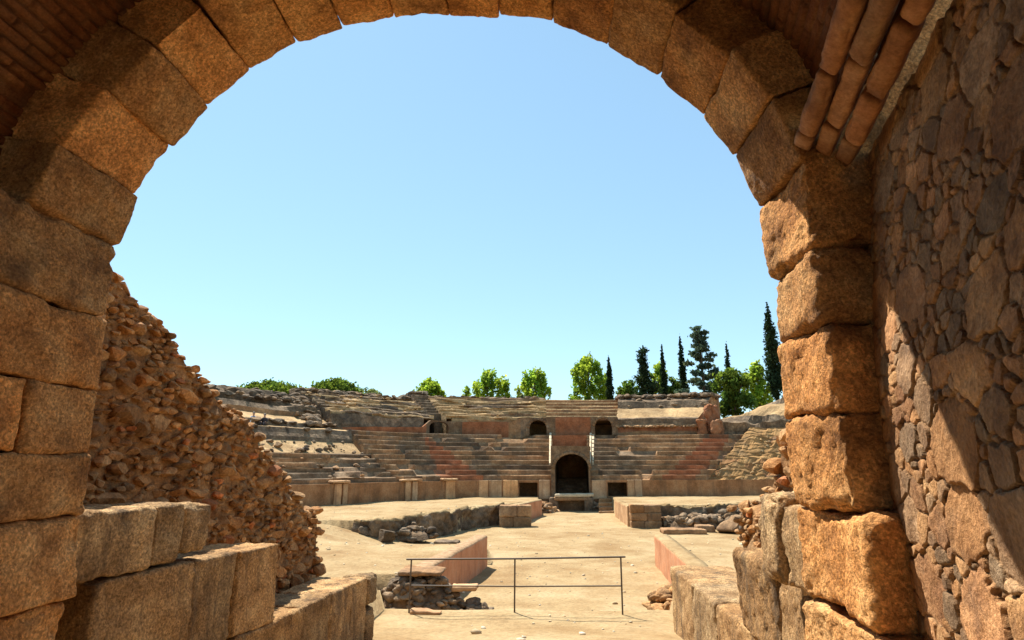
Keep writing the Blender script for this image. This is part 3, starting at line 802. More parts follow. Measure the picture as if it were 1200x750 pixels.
def sfp(px, r_, z=2.0):
    a, b = -26., 33.
    for _ in range(50):
        m = (a+b)/2; x, y = pt(m, r_)
        if pxof(float(x), float(y), z) < px: a = m
        else: b = m
    return (a+b)/2
def Z(px, py, r_):
    z = 3.
    for _ in range(3):
        s = sfp(px, r_, z); x, y = pt(s, r_); z = zat(float(x), float(y), py)
    return z
def bank(geo, s0, s1, prof, mats, jr=.03, jz=.02, ds=.25, seed=0, freq=1.5, cut=None, extra=None, base=.2, ridge=0, tint=None):
    """sweep a stepped profile [(r, z)...] along the seating curve"""
    n = max(3, int((s1-s0)/ds)+1); ss = list(np.linspace(s0, s1, n))
    if extra: ss = sorted(ss+[e for e in extra if s0 < e < s1])
    ss = np.array(ss); n = len(ss); m = len(prof)
    pr = np.array(prof, float)
    RR = np.tile(pr[:, 0], (n, 1)); ZZ = np.tile(pr[:, 1], (n, 1))
    k = np.arange(m)
    P3 = np.stack([np.tile(ss[:, None]*freq, (1, m)), np.tile((k//2)[None]*5.3, (n, 1)), np.full((n, m), seed*1.7)], -1)
    RR = RR+jr*fbm(P3, 3, seed)*1.5; ZZ = ZZ+jz*fbm(P3+31, 3, seed+1)*1.5
    if ridge:
        Q_ = np.stack([np.tile(ss[:, None]*.9, (1, m)), RR*1.1, RR*0+seed], -1); ZZ = ZZ+ridge*fbm(Q_, 3, seed+2)
    if cut: RR, ZZ = cut(ss, RR, ZZ)
    X, Y = pt(ss[:, None]*np.ones((1, m)), RR)
    V = np.stack([X, Y, ZZ], -1)
    sm = (ss[:-1]+ss[1:])/2
    if callable(mats): mi = np.stack([mats(sm, q) for q in range(m-1)], 1)
    else: mi = np.tile(np.asarray(mats)[None, :] if np.ndim(mats) else np.full((1, m-1), mats), (n-1, 1))
    T = np.ones((n, m, 3))
    rr = np.random.default_rng(seed+5)
    cell = (np.floor(ss/1.1+0)[:, None]*13+(k//3)[None]*7).astype(int)
    tv = (.74+.5*((cell*2654435761%1000)/1000.))[..., None]; T = T*tv
    # hard steps: each profile edge gets vertices of its own
    for q in range(m-1):
        vv = V[:, q:q+2]; geo.add(vv, grid_faces(n, 2, flip=True), mi[:, q], T[:, q:q+2].reshape(-1, 3)*(1 if tint is None else np.array(tint)))
    for e in (0, -1):
        bt = V[e].copy(); bt[:, 2] = base
        geo.add(np.stack([V[e], bt], 0), grid_faces(2, m), int(mi[e, 0]))
    return V
def steps(r0, z0, r1, z1, n, nose=.07):
    out = []
    for k in range(n):
        ra = r0+(r1-r0)*k/n; rb = r0+(r1-r0)*(k+1)/n
        za = z0+(z1-z0)*k/n; zb = z0+(z1-z0)*(k+1)/n
        out += [(ra, za), (ra+.01, zb-nose), (ra+nose, zb)]
    return out
def bank_rocks(geo, s0, s1, r0, r1, zf_, n, smin, smax, seed, mat=0, v=.35):
    r = np.random.default_rng(seed)
    for _ in range(n):
        s = r.uniform(s0, s1); q = r.uniform(r0, r1); x, y = pt(s, q); sz = smin+(smax-smin)*r.uniform()**2
        z = zf_(s, q) if callable(zf_) else zf_
        rock(geo, (float(x), float(y), z+sz*.15), (sz*1.4, sz*1.1, sz*.7), 1 if sz < .25 else 2, mat, stone_tint(r, v), 7, r)
ZP = 1.92                                        # top of the podium wall
R1 = 10.0
Z1 = Z(600, 510, R1)
NR = 10
MS = [M_GREY, M_WARM, M_RED, M_TAN, M_DARK, M_SAND]
sgl, sgr = sfp(646, 0, 2), sfp(692, 0, 2)         # edges of the gate block
sol, sor = sfp(650.5, 0, 2), sfp(690, 0, 2)       # edges of its opening
ol = (sfp(608.5, 0), sfp(630, 0)); orr = (sfp(711.5, 0), sfp(734, 0))
zol = zat(float(pt(ol[0], 0)[0]), float(pt(ol[0], 0)[1]), 565.5)
def cutter(openings, zl, deep):
    def f(ss, RR, ZZ):
        for a, b in openings:
            q = (ss > a-1e-4)&(ss < b+1e-4)
            for j in np.where(q)[0]: RR[j, 0] += deep; RR[j, 1] += deep
        return RR, ZZ
    return f
front = [(.36, .1), (.361, zol), (.362, zol+.01), (.363, ZP-.02)]
low_prof = front+steps(.42, ZP, R1, Z1, NR)+[(R1+.8, Z1+.01), (R1+.8, .2)]
nf = len(front)
wl = lambda q: q   # noqa
def mats_left(sm, q):
    k = max(0, (q-nf)//3)
    fr = (R1*(k+.5)/NR)
    m = np.where(fbm(np.stack([sm*.35, sm*0+k*.25, sm*0], -1), 2, 3) > .02, 0, 1)
    a = -8.0+(k/NR)*1.6; b = -5.0-(k/NR)*1.9
    jg = .5*math.sin(k*37.7); m = np.where((sm > a+jg)&(sm < b+jg*.6)&(fbm(np.stack([sm*.9, sm*0+k*1.7, sm*0], -1), 2, 33) > -.8), 2, m)
    m = np.where((sm < -9.0)&(fbm(np.stack([sm*.5, sm*0+k*.3, sm*0], -1), 2, 9) > -.25), 1, m)
    m = np.where((sm > -3.6)&(k > 2)&(fbm(np.stack([sm*.4, sm*0+k*.3, sm*0], -1), 2, 11) > -.1), 1, m)
    return m
def mats_right(sm, q):
    k = max(0, (q-nf)//3)
    m = np.where(fbm(np.stack([sm*.35, sm*0+k*.25, sm*0], -1), 2, 5) > -.02, 0, 1)
    a = 9.6+(k/NR)*.9; b = 12.4-(k/NR)*.4
    jg = .4*math.sin(k*31.7); return np.where((sm > a+jg)&(sm < b+jg*.6)&(fbm(np.stack([sm*.9, sm*0+k*1.7, sm*0], -1), 2, 37) > -.8), 2, m)
def damage(holes, base=None):
    def f(ss, RR, ZZ):
        if base: RR, ZZ = base(ss, RR, ZZ)
        for s_, w_, k in holes:           # a missing seat: tread and nose fall to the step below
            q = np.abs(ss-s_) < w_
            j = nf+3*k
            ZZ[np.ix_(q, [j+1, j+2])] = ZZ[np.ix_(q, [j])]+.05
            RR[np.ix_(q, [j+1, j+2])] += .5
        return RR, ZZ
    return f
rh = np.random.default_rng(17)
g = Geo()
sL = sfp(452, 2.0)
holes = [(sfp(470, 3), .45, 2), (sfp(492, 2), .5, 1), (sfp(476, 5), .3, 5), (sfp(519, 1), .55, 1), (sfp(510, 9), .3, 8), (sfp(571, 6), .35, 7), (sfp(563, 6), .3, 6), (sfp(585, 6), .3, 6), (sfp(598, 8), .8, 8), (sfp(604, 9), .7, 9), (sfp(612, 9), .6, 9)]
bank(g, sL, sgl, low_prof, mats_left, .05, .022, .22, 201, 1.3, damage(holes, cutter([ol], zol, 2.4)), extra=[ol[0], ol[0]-.002, ol[1], ol[1]+.002, sgl-.02])
o = g.build('seating_bank', MS, smooth=False); tag(o, 'lower stone seating tiers left of the central gate, with a reddish brick stair wedge', 'seating')
g = Geo()
sR = sfp(831, 1.0)
holes = [(sfp(733, 6), .3, 6), (sfp(735, 7), .4, 5), (sfp(757, 6), .8, 5), (sfp(763, 3), .5, 1), (sfp(766, 3), .4, 0), (sfp(712, 8), .6, 9)]+[(sR-rh.uniform(0, .7), rh.uniform(.3, .9), k) for k in (2, 4, 5, 7, 8)]
bank(g, sgr, sR, low_prof, mats_right, .05, .022, .22, 202, 1.3, damage(holes, cutter([orr], zol, 2.4)), extra=[orr[0], orr[0]-.002, orr[1], orr[1]+.002])
o = g.build('seating_bank', MS, smooth=False); tag(o, 'lower stone seating tiers right of the central gate, ending at a red brick stair', 'seating')
# ruined tiers on the left: rows below, bare earth above, crumbling strata on top
def sloper(a, b):
    def f(s, q): return a[1]+(b[1]-a[1])*(q-a[0])/(b[0]-a[0])
    return f
zr6 = ZP+(Z1-ZP)*.6
Zc = lambda py, r_, px=390: Z(px, py, r_)
g = Geo()
s0 = -24.
k6 = 6
zA = ZP+(Zc(532, 5.6)-ZP)
e1 = Zc(518, 8.2); e2 = Zc(504, 8.8); e3 = Zc(503, 9.9)
lp = [(.36, .1), (.362, ZP-.02)]+steps(.42, ZP, 5.6, zA, 6)+[(6.2, zA+.02), (7.0, zA+.35*(e1-zA)), (8.2, e1), (8.3, e1+.3*(e2-e1)), (8.55, e1+.6*(e2-e1)), (8.8, e2), (9.9, e3), (9.95, .2)]
lm = [1]*2+[1, 1, 1]*6+[3, 3, 4, 4, 4, 3, 4, 4]; lm = lm[:len(lp)-1]
def mats_ruin(sm, q):
    m = np.full(len(sm), lm[q])
    if 2 <= q < 20: m = np.where(fbm(np.stack([sm*.5, sm*0+(q//3)*.5, sm*0], -1), 2, 15) > .1, 0, m)
    return m
holes2 = []
nf_keep = nf; nf = 2
bank(g, s0, sL, lp, mats_ruin, .12, .05, .22, 203, 1.0, damage([(sfp(388, 3), .6, 3), (sfp(412, 2), .8, 2), (sfp(425, 2), .5, 3), (sfp(435, 1), .6, 1), (sfp(405, 1), .5, 1)]))
nf = nf_keep
bank_rocks(g, -16, sL+.5, 5.8, 8.3, sloper((5.8, zA), (8.2, e1)), 60, .06, .3, 301, 4)
bank_rocks(g, -20, sL, 8.5, 9.9, e2-.1, 90, .1, .35, 302, 4)
bank_rocks(g, -16, sL, .4, 5.6, sloper((.4, ZP), (5.6, zA)), 60, .06, .3, 303, 1)
tag(g.build('seating_bank', MS, smooth=False), 'half buried lower tiers at far left under a bare patch of ochre earth', 'seating')
# eroded slope on the right
g = Geo()
zt2 = Z(880, 502, R1)
rp = [(.36, .1), (.362, ZP-.05)]
for k in range(15):
    f = k/14; rp += [(.6+f*9.2, ZP+f*(zt2-ZP)-.03), (.66+f*9.2, ZP+f*(zt2-ZP)+.07)]
rp += [(R1+.8, zt2), (R1+.8, .2)]
bank(g, sR, 33, rp, lambda sm, q: np.where(fbm(np.stack([sm*.8, sm*0+q*.2, sm*0], -1), 3, 19) > .25, 1, 3), .34, .13, .18, 204, 1.6, ridge=.34, tint=(.82, .7, .55))
bank_rocks(g, sR-.3, 26, .6, 9.8, sloper((.6, ZP-.1), (9.8, zt2-.1)), 170, .06, .26, 305, 3)
tag(g.build('eroded_slope', MS, smooth=False), 'eroded ochre slope of buried seats at the right, beside the arch pier', 'slope')

# ------------------------------------------------------------------ walls with openings, along the curve
def cwall(geo, s0, s1, r0, thick, z0, z1, ops=(), ds=.2, jr=.015, jz=.02, seed=0, mats=0, rows_=5):
    """ops: (s_left, s_right, z_sill, z_spring, rise); rise 0 = a flat lintel"""
    ss = list(np.linspace(s0, s1, max(3, int((s1-s0)/ds)+1)))
    for a, b, *_ in ops: ss += list(np.linspace(a, b, 15))
    ss = sorted(set(np.round(ss, 5))); ss = np.array(ss)
    zf0 = z0 if callable(z0) else (lambda s: z0); zf1 = z1 if callable(z1) else (lambda s: z1)
    for a, b in zip(ss[:-1], ss[1:]):
        mid = (a+b)/2; ivs = None
        op = [o for o in ops if o[0] < mid < o[1]]
        def arch_z(s, o):
            u = (2*s-o[0]-o[1])/(o[1]-o[0]); return o[3]+o[4]*math.sqrt(max(0, 1-u*u))
        spans = []
        if op:
            o = op[0]; spans.append(((arch_z(a, o), arch_z(b, o)), (zf1(a), zf1(b)), True, False))
            if o[2] > zf0(mid)+.02: spans.append(((zf0(a), zf0(b)), (o[2], o[2]), False, True))
        else: spans.append(((zf0(a), zf0(b)), (zf1(a), zf1(b)), False, False))
        for lo, hi, soff, sill in spans:
            V = []
            for s, l, h in ((a, lo[0], hi[0]), (b, lo[1], hi[1])):
                for q in range(rows_+1):
                    z = l+(h-l)*q/rows_
                    n_ = jr*float(fbm(np.array([[s*1.2, z*1.5, seed*3.1]]), 3, seed)[0])*2
                    zz_ = z+(jz*float(n1(s*1.7, seed)) if q == rows_ and not sill else 0)
                    x, y = pt(s, r0+n_); V.append((float(x), float(y), zz_))
                for q in (1, 0):
                    z = h if q else l
                    x, y = pt(s, r0+thick); V.append((float(x), float(y), z+(jz*float(n1(s*1.7, seed)) if q and not sill else 0)))
            w_ = rows_+3
            F = [(q, q+1, w_+q+1, w_+q) for q in range(w_-1)]+[(w_-1, 0, w_, 2*w_-1)]
            geo.add(V, F, mats(mid) if callable(mats) else mats)
    for o in ops:                                          # jambs
        for s in (o[0], o[1]):
            za, zb = max(o[2], zf0(s)), o[3]
            x0, y0 = pt(s, r0); x1, y1 = pt(s, r0+thick)
            geo.add([(float(x0), float(y0), za), (float(x1), float(y1), za), (float(x1), float(y1), zb), (float(x0), float(y0), zb)], [(0, 1, 2, 3)], mats(s) if callable(mats) else mats)
    for s in (s0, s1):
        za, zb = zf0(s), zf1(s); x0, y0 = pt(s, r0); x1, y1 = pt(s, r0+thick)
        geo.add([(float(x0), float(y0), za), (float(x1), float(y1), za), (float(x1), float(y1), zb), (float(x0), float(y0), zb)], [(0, 1, 2, 3)], mats(s) if callable(mats) else mats)
def cbox(geo, s0, s1, r0, r1, z0, z1, seed, rad=.04, rough=.02, res=.12, tint=(1, 1, 1), mat=0):
    c8 = [[[(*map(float, pt(s, q)), z) for z in (z0, z1)] for q in (r0, r1)] for s in (s0, s1)]
    block(geo, c8, rad, rough, seed, res, tint, mat)
pod = empty('podium_wall', (float(pt(-3, 0)[0]), float(pt(-3, 0)[1]), .5), 'low curved podium wall with orange facing slabs, left of the gate', 'wall')
g = Geo(); cwall(g, -24, sgl, 0, .35, lambda s: -.8 if s > -2 else .3, ZP, [(ol[0], ol[1], .62, zol, 0)], .3, .02, .02, 1); under(g.build('wall_face', M_POD, smooth=False), pod)
pod2 = empty('podium_wall', (float(pt(8, 0)[0]), float(pt(8, 0)[1]), .5), 'low podium wall of plain brown stone, right of the gate', 'wall')
g = Geo(); cwall(g, sgr, 24, 0, .35, lambda s: -.8 if s < 6 else .3, ZP, [(orr[0], orr[1], .62, zol, 0)], .3, .02, .02, 2); under(g.build('wall_face', M_POD, smooth=False), pod2)
r = np.random.default_rng(77)
panels = [(392, 400), (402, 407.5), (475, 481), (483, 489), (522, 533), (561, 572), (573, 588), (589.5, 607), (631.5, 644.5)]
for q, (a, b) in enumerate(panels):
    gg = Geo(); cbox(gg, sfp(a, 0), sfp(b, 0), -.14 if q < 5 else -.06, .1, .4, ZP+.02, 900+q, .03, .02, .12, np.array(stone_tint(r, .2, .12))*1.05)
    under(gg.build('facing_slab', M_ORANGE), pod)
for q, (a, b) in enumerate(((388, 409), (470, 493), (518, 535))):
    gg = Geo(); cbox(gg, sfp(a, 0), sfp(b, 0), -.3, .5, ZP+.03, ZP+.2, 930+q, .05, .03, .12); under(gg.build('coping_slab', M_ORANGE), pod)
for q, (a, b) in enumerate(((693, 710.5), (735, 743), (743.5, 752))):
    gg = Geo(); cbox(gg, sfp(a, 0), sfp(b, 0), -.06, .1, .4, ZP+.02, 940+q, .03, .02, .12, np.array(stone_tint(r, .2, .12))); under(gg.build('facing_slab', M_ORANGE), pod2)

# ------------------------------------------------------------------ central gate
zg = lambda py, r_=0: Z(670, py, r_)
ZT = zg(522.5, -.25); ZS = zg(549, -.25); ZC = zg(532, -.25); ZB = .75
gate = empty('gateway', (float(pt(2.3, 0)[0]), float(pt(2.3, 0)[1]), .5), 'dark arched central gateway in the seating, framed in grey stone with a sunlit threshold', 'gate')
g = Geo(); cwall(g, sgl, sgr, -.25, .55, -.8, ZT, [(sol, sor, ZB, ZS, ZC-ZS)], .12, .012, .015, 3); under(g.build('gate_front', M_GREY, smooth=False), gate)
g = Geo(); nv = 11
for k in range(nv):                                       # voussoirs of the gate arch
    a0, a1 = math.pi*k/nv, math.pi*(k+1)/nv; sc = (sol+sor)/2; hw = (sor-sol)/2; V = []
    c8 = [[[None]*2 for _ in range(2)] for _ in range(2)]
    for i, a_ in enumerate((a1, a0)):
        for j, q in enumerate((-.33, .05)):
            for l, t in enumerate((1.0, 1.2)):
                x, y = pt(sc+hw*t*math.cos(a_), q); c8[i][j][l] = (float(x), float(y), ZS+(ZC-ZS)*(t+.0)*math.sin(a_))
    block(g, c8, .02, .01, 950+k, .1, stone_tint(r, .12))
under(g.build('arch_ring', M_GREY), gate)
g = Geo()
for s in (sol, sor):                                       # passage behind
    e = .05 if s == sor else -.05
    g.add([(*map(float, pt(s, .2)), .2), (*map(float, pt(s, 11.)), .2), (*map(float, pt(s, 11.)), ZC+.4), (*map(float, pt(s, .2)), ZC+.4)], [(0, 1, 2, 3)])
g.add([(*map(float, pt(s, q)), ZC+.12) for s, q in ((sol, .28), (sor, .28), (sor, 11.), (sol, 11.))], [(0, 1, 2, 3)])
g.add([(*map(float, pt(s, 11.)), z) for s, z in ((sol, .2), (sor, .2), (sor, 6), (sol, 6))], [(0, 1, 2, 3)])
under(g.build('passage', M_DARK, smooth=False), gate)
g = Geo()
for k in range(6): cbox(g, sol+.02, sor-.02, 4+k*.6, 10.5, ZB+.2*k-.1, ZB+.2*(k+1), 970+k, .02, .01, .3)
under(g.build('passage_stair', M_GREY), gate)
g = Geo(); cbox(g, sol-.02, sor+.35, -1.25, .1, ZB-.12, ZB+.14, 980, .06, .03, .1); under(g.build('threshold', M_PALE), gate)
g = Geo(); cbox(g, sgl+.0, sgr+.1, .31, R1+.7, ZT-.35, ZT, 981, .03, .015, .3); under(g.build('gate_roof', M_WARM), gate)
for q, (a, b) in enumerate(((sol-.5, sol+.25), (sor-.45, sor+.3))):
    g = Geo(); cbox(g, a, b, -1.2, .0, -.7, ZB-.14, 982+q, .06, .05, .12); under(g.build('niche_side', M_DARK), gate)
g = Geo(); cbox(g, sol+.26, sor-.46, -.02, .2, -.7, ZB-.14, 985, .04, .03, .2, (.5, .5, .5)); under(g.build('niche_back', M_DARK), gate)  # tint darkened to paint in the shade of the opening
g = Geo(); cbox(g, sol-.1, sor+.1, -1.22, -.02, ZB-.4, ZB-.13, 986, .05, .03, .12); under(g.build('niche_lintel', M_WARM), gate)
# brick wall over the gate, set back, and raking parapets beside it
zb0, zb1 = Z(672, 521, 3), Z(672, 511, 8)
def parapet(label, px, ra, rb, za, zb_):
    g = Geo(); sA, sB = sfp(px, ra, za), sfp(px+.6, rb, zb_)
    c8 = [[[(*map(float, pt(sx, q)), z) for z in ((za if q == ra else zb_)-.5, (za if q == ra else zb_))] for q, sx in ((ra, sA+e_), (rb, sB+e_))] for e_ in (-.065, .065)]
    block(g, c8, .03, .012, int(px), .14); tag(g.build('stair_parapet', M_PALE), label, 'parapet')  # pale colour stands in for sun on the stair wall edges
def zst(q): return ZP+(Z1-ZP)*(q-.42)/(R1-.42)
parapet('raking stone edge, paled as if sunlit, of the stair on the left of the central gateway', 644.5, 2.6, R1-.2, zst(2.6)+.45, zst(R1-.2)+.35)
parapet('raking stone edge, paled as if sunlit, of the stair on the right of the central gateway', 691.5, 2.6, R1-.2, zst(2.6)+.45, zst(R1-.2)+.35)
parapet('thin outer stone edge just right of the other parapet by the gateway', 694.5, 3.2, R1-.4, zst(3.2)+.35, zst(R1-.4)+.3)
g = Geo(); cwall(g, sgl, sgr, R1-1.2, .6, ZT-.3, Z1-.05, (), .2, .02, .06, 5); tag(g.build('brick_wall', M_RED, smooth=False), 'short red brick wall over the central gateway', 'wall')
# steps and stones each side of the threshold
g = Geo()
for k in range(4): cbox(g, sor+.75, sor+2.55-.1*k, -3.4+k*.75, -.2, -.75, -.32+k*.27, 990+k, .05, .03, .12, stone_tint(r, .15))
tag(g.build('stone_steps', M_WARM), 'short flight of worn steps climbing from the trench right of the gateway', 'steps')
x, y = pt(sol-1.3, -1.6); heap('tumbled stones left of the gateway threshold at the end of the trench', (float(x), float(y), -.55), 1.3, 1.5, .8, 70, .12, .38, 94, M_WARM)
x, y = pt(sor+.55, -1.0); heap('few dark stones between the gateway threshold and the steps', (float(x), float(y), -.5), .45, .7, .7, 22, .12, .3, 95, M_DARK)

# ------------------------------------------------------------------ gallery wall with arched mouths above the lower tiers
Rm = R1+.0
def zm(px, py): return Z(px, py, Rm)
ZM = zm(620, 492)
def arch_op(pl, pr, ps, pc, pbase):
    a, b = sfp(pl, Rm, 7), sfp(pr, Rm, 7); m = (pl+pr)/2
    return (a, b, zm(m, pbase), zm(m, ps), zm(m, pc)-zm(m, ps))
opA = arch_op(620.5, 640.5, 502, 492.5, 511); opB = arch_op(697, 717, 500, 490.5, 510); opC = arch_op(503.5, 526, 500, 494, 509.5)
sx = lambda px: sfp(px, Rm, 7)
gal = empty('gallery_wall', (float(pt(0, Rm)[0]), float(pt(0, Rm)[1]), Z1), 'red and grey wall above the lower tiers with three dark arched mouths', 'wall')
def gm(s):
    for a, b in ((sx(540), sx(598)), (sx(650), sx(692)), (sx(400), sx(499))):
        if a < s < b: return 2
    for a, b in ((sx(598), sx(612)),): 
        if a < s < b: return 1
    return 0
def gtop(s):
    px = np.interp(s, [sx(390), sx(440), sx(495), sx(505), sx(540), sx(600), sx(612), sx(720), sx(726)], [501, 500, 500, 493.5, 494, 494.5, 489.5, 488.5, 489])
    return np.interp(s, [sx(390), sx(440), sx(495), sx(505), sx(540), sx(600), sx(612), sx(720), sx(726)], [zm(a, b) for a, b in ((390, 501), (440, 500), (495, 500), (505, 492.5), (540, 494), (600, 494.5), (612, 489.5), (720, 488.5), (726, 489))])
g = Geo(); cwall(g, sx(388), sx(724), Rm, .55, Z1-.3, gtop, [opC, opA, opB], .2, .03, .05, 7, gm); under(g.build('wall_face', MS, smooth=False), gal)
for o_ in (opA, opB):                                     # stone surrounds, proud of the wall
    g = Geo(); a, b, zsl, zsp, ri = o_; hw = (b-a)/2; sc = (a+b)/2
    for k in range(9):
        a0, a1 = math.pi*k/9, math.pi*(k+1)/9
        c8 = [[[None]*2 for _ in range(2)] for _ in range(2)]
        for i, aa in enumerate((a1, a0)):
            for j, q in enumerate((-.08, .1)):
                for l, t in enumerate((1.0, 1.32)):
                    x, y = pt(sc+hw*t*math.cos(aa), Rm+q); c8[i][j][l] = (float(x), float(y), zsp+(ri*t)*math.sin(aa))
        block(g, c8, .02, .015, 1000+k, .12, stone_tint(r, .15))
    for s_a, s_b in ((a-.5*hw, a), (b, b+.5*hw)): cbox(g, s_a, s_b, Rm-.07, Rm+.1, zsl, zsp, 1020, .02, .015, .15)
    under(g.build('arch_surround', M_GREY), gal)

# ------------------------------------------------------------------ upper banks
def upcut(ops, deep):
    def f(ss, RR, ZZ):
        for a, b, *_ in ops:
            for j in np.where((ss > a-.25)&(ss < b+.25))[0]: RR[j, 0] += deep; RR[j, 1] += deep
        return RR, ZZ
    return f
def ex_ops(ops):
    o = []
    for a, b, *_ in ops: o += [a-.25, a-.252, b+.25, b+.252]
    return o
Ru = R1+.55
zu0 = ZM; zu1 = Z(620, 467.5, 19.5)
sU1, sU2 = sfp(498, 14, 9), sfp(512, 14, 9)
sU3 = sfp(724, 14, 9)
g = Geo()
def upr(n, z0, z1, ra=None, rb=19.5): return [(Ru, .2), (Ru+.001, z0-.25), (Ru+.02, z0)]+steps(Ru+.3, z0, rb, z1, n, .1)+[(rb+1.6, z1-.1), (rb+2, .2)]
pr_ = upr(8, zu0, zu1)
sC = sfp(640, 14, 9)
bank(g, sU2, sC, pr_, lambda sm, q: np.where(fbm(np.stack([sm*.6, sm*0+q*.3, sm*0], -1), 2, 22) > .12, 0, 3), .30, .13, .2, 211, 1.4, upcut([opC, opA], 3.5), extra=ex_ops([opC, opA]), ridge=.12)
bank_rocks(g, sU2, sC, 19, 21.2, zu1-.05, 120, .12, .55, 311, 4)
bank_rocks(g, sU2, sC, 11, 19.5, sloper((Ru, zu0), (19.5, zu1)), 170, .08, .3, 312, 3)
tag(g.build('seating_bank', MS, smooth=False), 'worn upper tiers of rough tan rubble above the left and middle arched mouths', 'seating')
g = Geo()
zu2 = Z(680, 470, 19.5)
bank(g, sC, sU3, upr(6, zu0, zu2), lambda sm, q: np.where((q > 2)&(q%3 == 1), 3, 1)*np.ones(len(sm), int), .04, .03, .25, 212, 1, upcut([opB], 3.5), extra=ex_ops([opB]))
bank_rocks(g, sC, sU3, 19.6, 21, zu2, 20, .12, .4, 313, 4)
tag(g.build('seating_bank', MS, smooth=False), 'restored clean upper tiers above the right arched mouth, below the pale green tree', 'seating')
# left upper bank: dark base, rough tan rows
g = Geo()
pxc = 440
za, zb_, zc_ = Z(pxc, 499, Ru), Z(pxc, 488, Ru+.3), Z(pxc, 464, 19.5)
bank(g, sfp(372, 14, 9), sU1, [(Ru, .2), (Ru+.02, za), (Ru+.3, zb_)]+steps(Ru+.5, zb_, 19.2, zc_-.3, 8, .12)+[(19.4, zc_-.2), (21, zc_), (21.2, .2)],
     lambda sm, q: np.where(q < 3, 4, np.where(q > 23, 4, np.where(fbm(np.stack([sm*.6, sm*0+q*.3, sm*0], -1), 2, 23) > .1, 4, 3)))*np.ones(len(sm), int), .24, .12, .2, 213, 1.3, upcut([opC], 3.5), extra=ex_ops([opC]), ridge=.2)
bank_rocks(g, sfp(372, 14, 9), sU1, 18.8, 21.2, zc_-.15, 230, .15, .6, 314, 4)
bank_rocks(g, sfp(372, 14, 9), sU1, 11, 19, sloper((Ru, zb_-.1), (19, zc_-.1)), 110, .08, .28, 315, 3)
tag(g.build('seating_bank', MS, smooth=False), 'rough upper tiers of tumbled tan stone at the left, under a dark broken rim', 'seating')
g = Geo()                                                  # dark cleft between the two
zq0, zq1 = Z(512, 488, 12.5), Z(495, 462.5, 20)
bank(g, sU1-.05, sU2+.05, [(12.3, .2), (12.5, zq0)]+steps(12.6, zq0, 20, zq1+.1, 9, .06)+[(21.5, zq1), (21.6, .2)], 4, .05, .04, .25, 214, 1)
bank_rocks(g, sU1, sU2, 19, 21, zq1, 20, .2, .5, 316, 4)
tag(g.build('broken_stair', MS, smooth=False), 'dark grey broken stair cleft between the left and middle upper tiers', 'stair')
# right of the middle: bare earth below a rocky crest
g = Geo(); pxc = 780
zz0, zz1, zz2, zz3 = Z(pxc, 497, R1+.3), Z(pxc, 488.5, R1+.5), Z(pxc, 478, 14), Z(pxc, 464, 16)
sE = sfp(829, 14, 9)
bank(g, sU3, sE, [(R1+.1, Z1-.2), (R1+.15, Z(pxc, 505, R1)), (R1+.28, Z(pxc, 499, R1)), (R1+.45, zz0), (R1+.5, zz1-.15), (R1+.9, zz1), (12.5, (zz1+zz2)/2), (14.2, zz2), (14.6, zz2+.8), (15.6, zz3-.3), (17.5, zz3), (18.5, zz3-.2), (18.7, .2)],
     lambda sm, q: np.full(len(sm), [1, 2, 1, 4, 4, 3, 3, 4, 4, 4, 4, 4][q]), .18, .10, .2, 215, 1.2, ridge=.15)
bank_rocks(g, sU3, sE, 15.6, 18.3, zz3-.12, 210, .15, .6, 317, 4)
bank_rocks(g, sU3, sE, 14.3, 15.6, sloper((14.3, zz2+.1), (15.6, zz3-.3)), 70, .12, .4, 326, 4)
bank_rocks(g, sU3, sE, R1-.1, R1+.6, Z(pxc, 500, R1), 150, .08, .3, 318, 1)
tag(g.build('earth_bank', MS, smooth=False), 'tan earth bank under a rocky crest right of the restored tiers', 'bank')
# brick pier beside the gap
g = Geo()
za = Z1-.3
cbox(g, sfp(827, 10.5, 8), sfp(838, 10.5, 8), 10.2, 11.6, za, Z(832, 473, 10.3), 1030, .3, .26, .12, (.9, .95, 1))
cbox(g, sfp(816, 9.6, 8), sfp(826, 9.6, 8), 9.5, 10.6, za, Z(820, 491, 9.6), 1031, .25, .2, .12, (1, 1.1, 1.1))
cbox(g, sfp(832, 9.4, 8), sfp(842, 9.4, 8), 9.3, 10.4, za, Z(837, 491, 9.4), 1032, .25, .2, .12, (1.1, 1.3, 1.4))
tag(g.build('brick_pier', M_RED), 'crumbling red brick pier left of the gap where a green tree shows through', 'pier')
# far right hill of ruined seats
g = Geo(); pxc = 885
y0, y1, y2, y3 = Z(pxc, 503, R1+.4), Z(pxc, 495, R1+.5), Z(pxc, 487, 12), Z(pxc, 467, 19)
bank(g, sfp(842, 13, 8), 33, [(R1+.3, .2), (R1+.4, y0-.2), (R1+.5, y1), (R1+1.2, y1+.05), (12, y2), (13.5, y2+.25*(y3-y2)), (14.6, y2+.5*(y3-y2)), (16.5, y2+.7*(y3-y2)), (17.2, y2+.92*(y3-y2)), (19, y3), (20.5, y3-.1), (21, .2)],
     lambda sm, q: np.full(len(sm), [4, 4, 4, 4, 3, 3, 3, 4, 4, 4, 4][q]), .4, .2, .2, 216, 1.1, cut=lambda ss, RR, ZZ: (RR, ZZ-np.clip(1-(ss-ss[0])/3.2, 0, 1)[:, None]*np.clip((RR-11)/8, 0, 1)*2.6), ridge=.35)
bank_rocks(g, sfp(842, 13, 8)+3.2, 28, 11.5, 19, sloper((11.5, y1), (19, y3-.2)), 190, .1, .4, 319, 3)
bank_rocks(g, sfp(842, 13, 8)+3.0, 28, 16.8, 19.5, y3-.3, 100, .15, .5, 320, 4)
tag(g.build('ruined_bank', MS, smooth=False), 'ruined hillock of upper seats at the right beside the big dark cypress', 'bank')
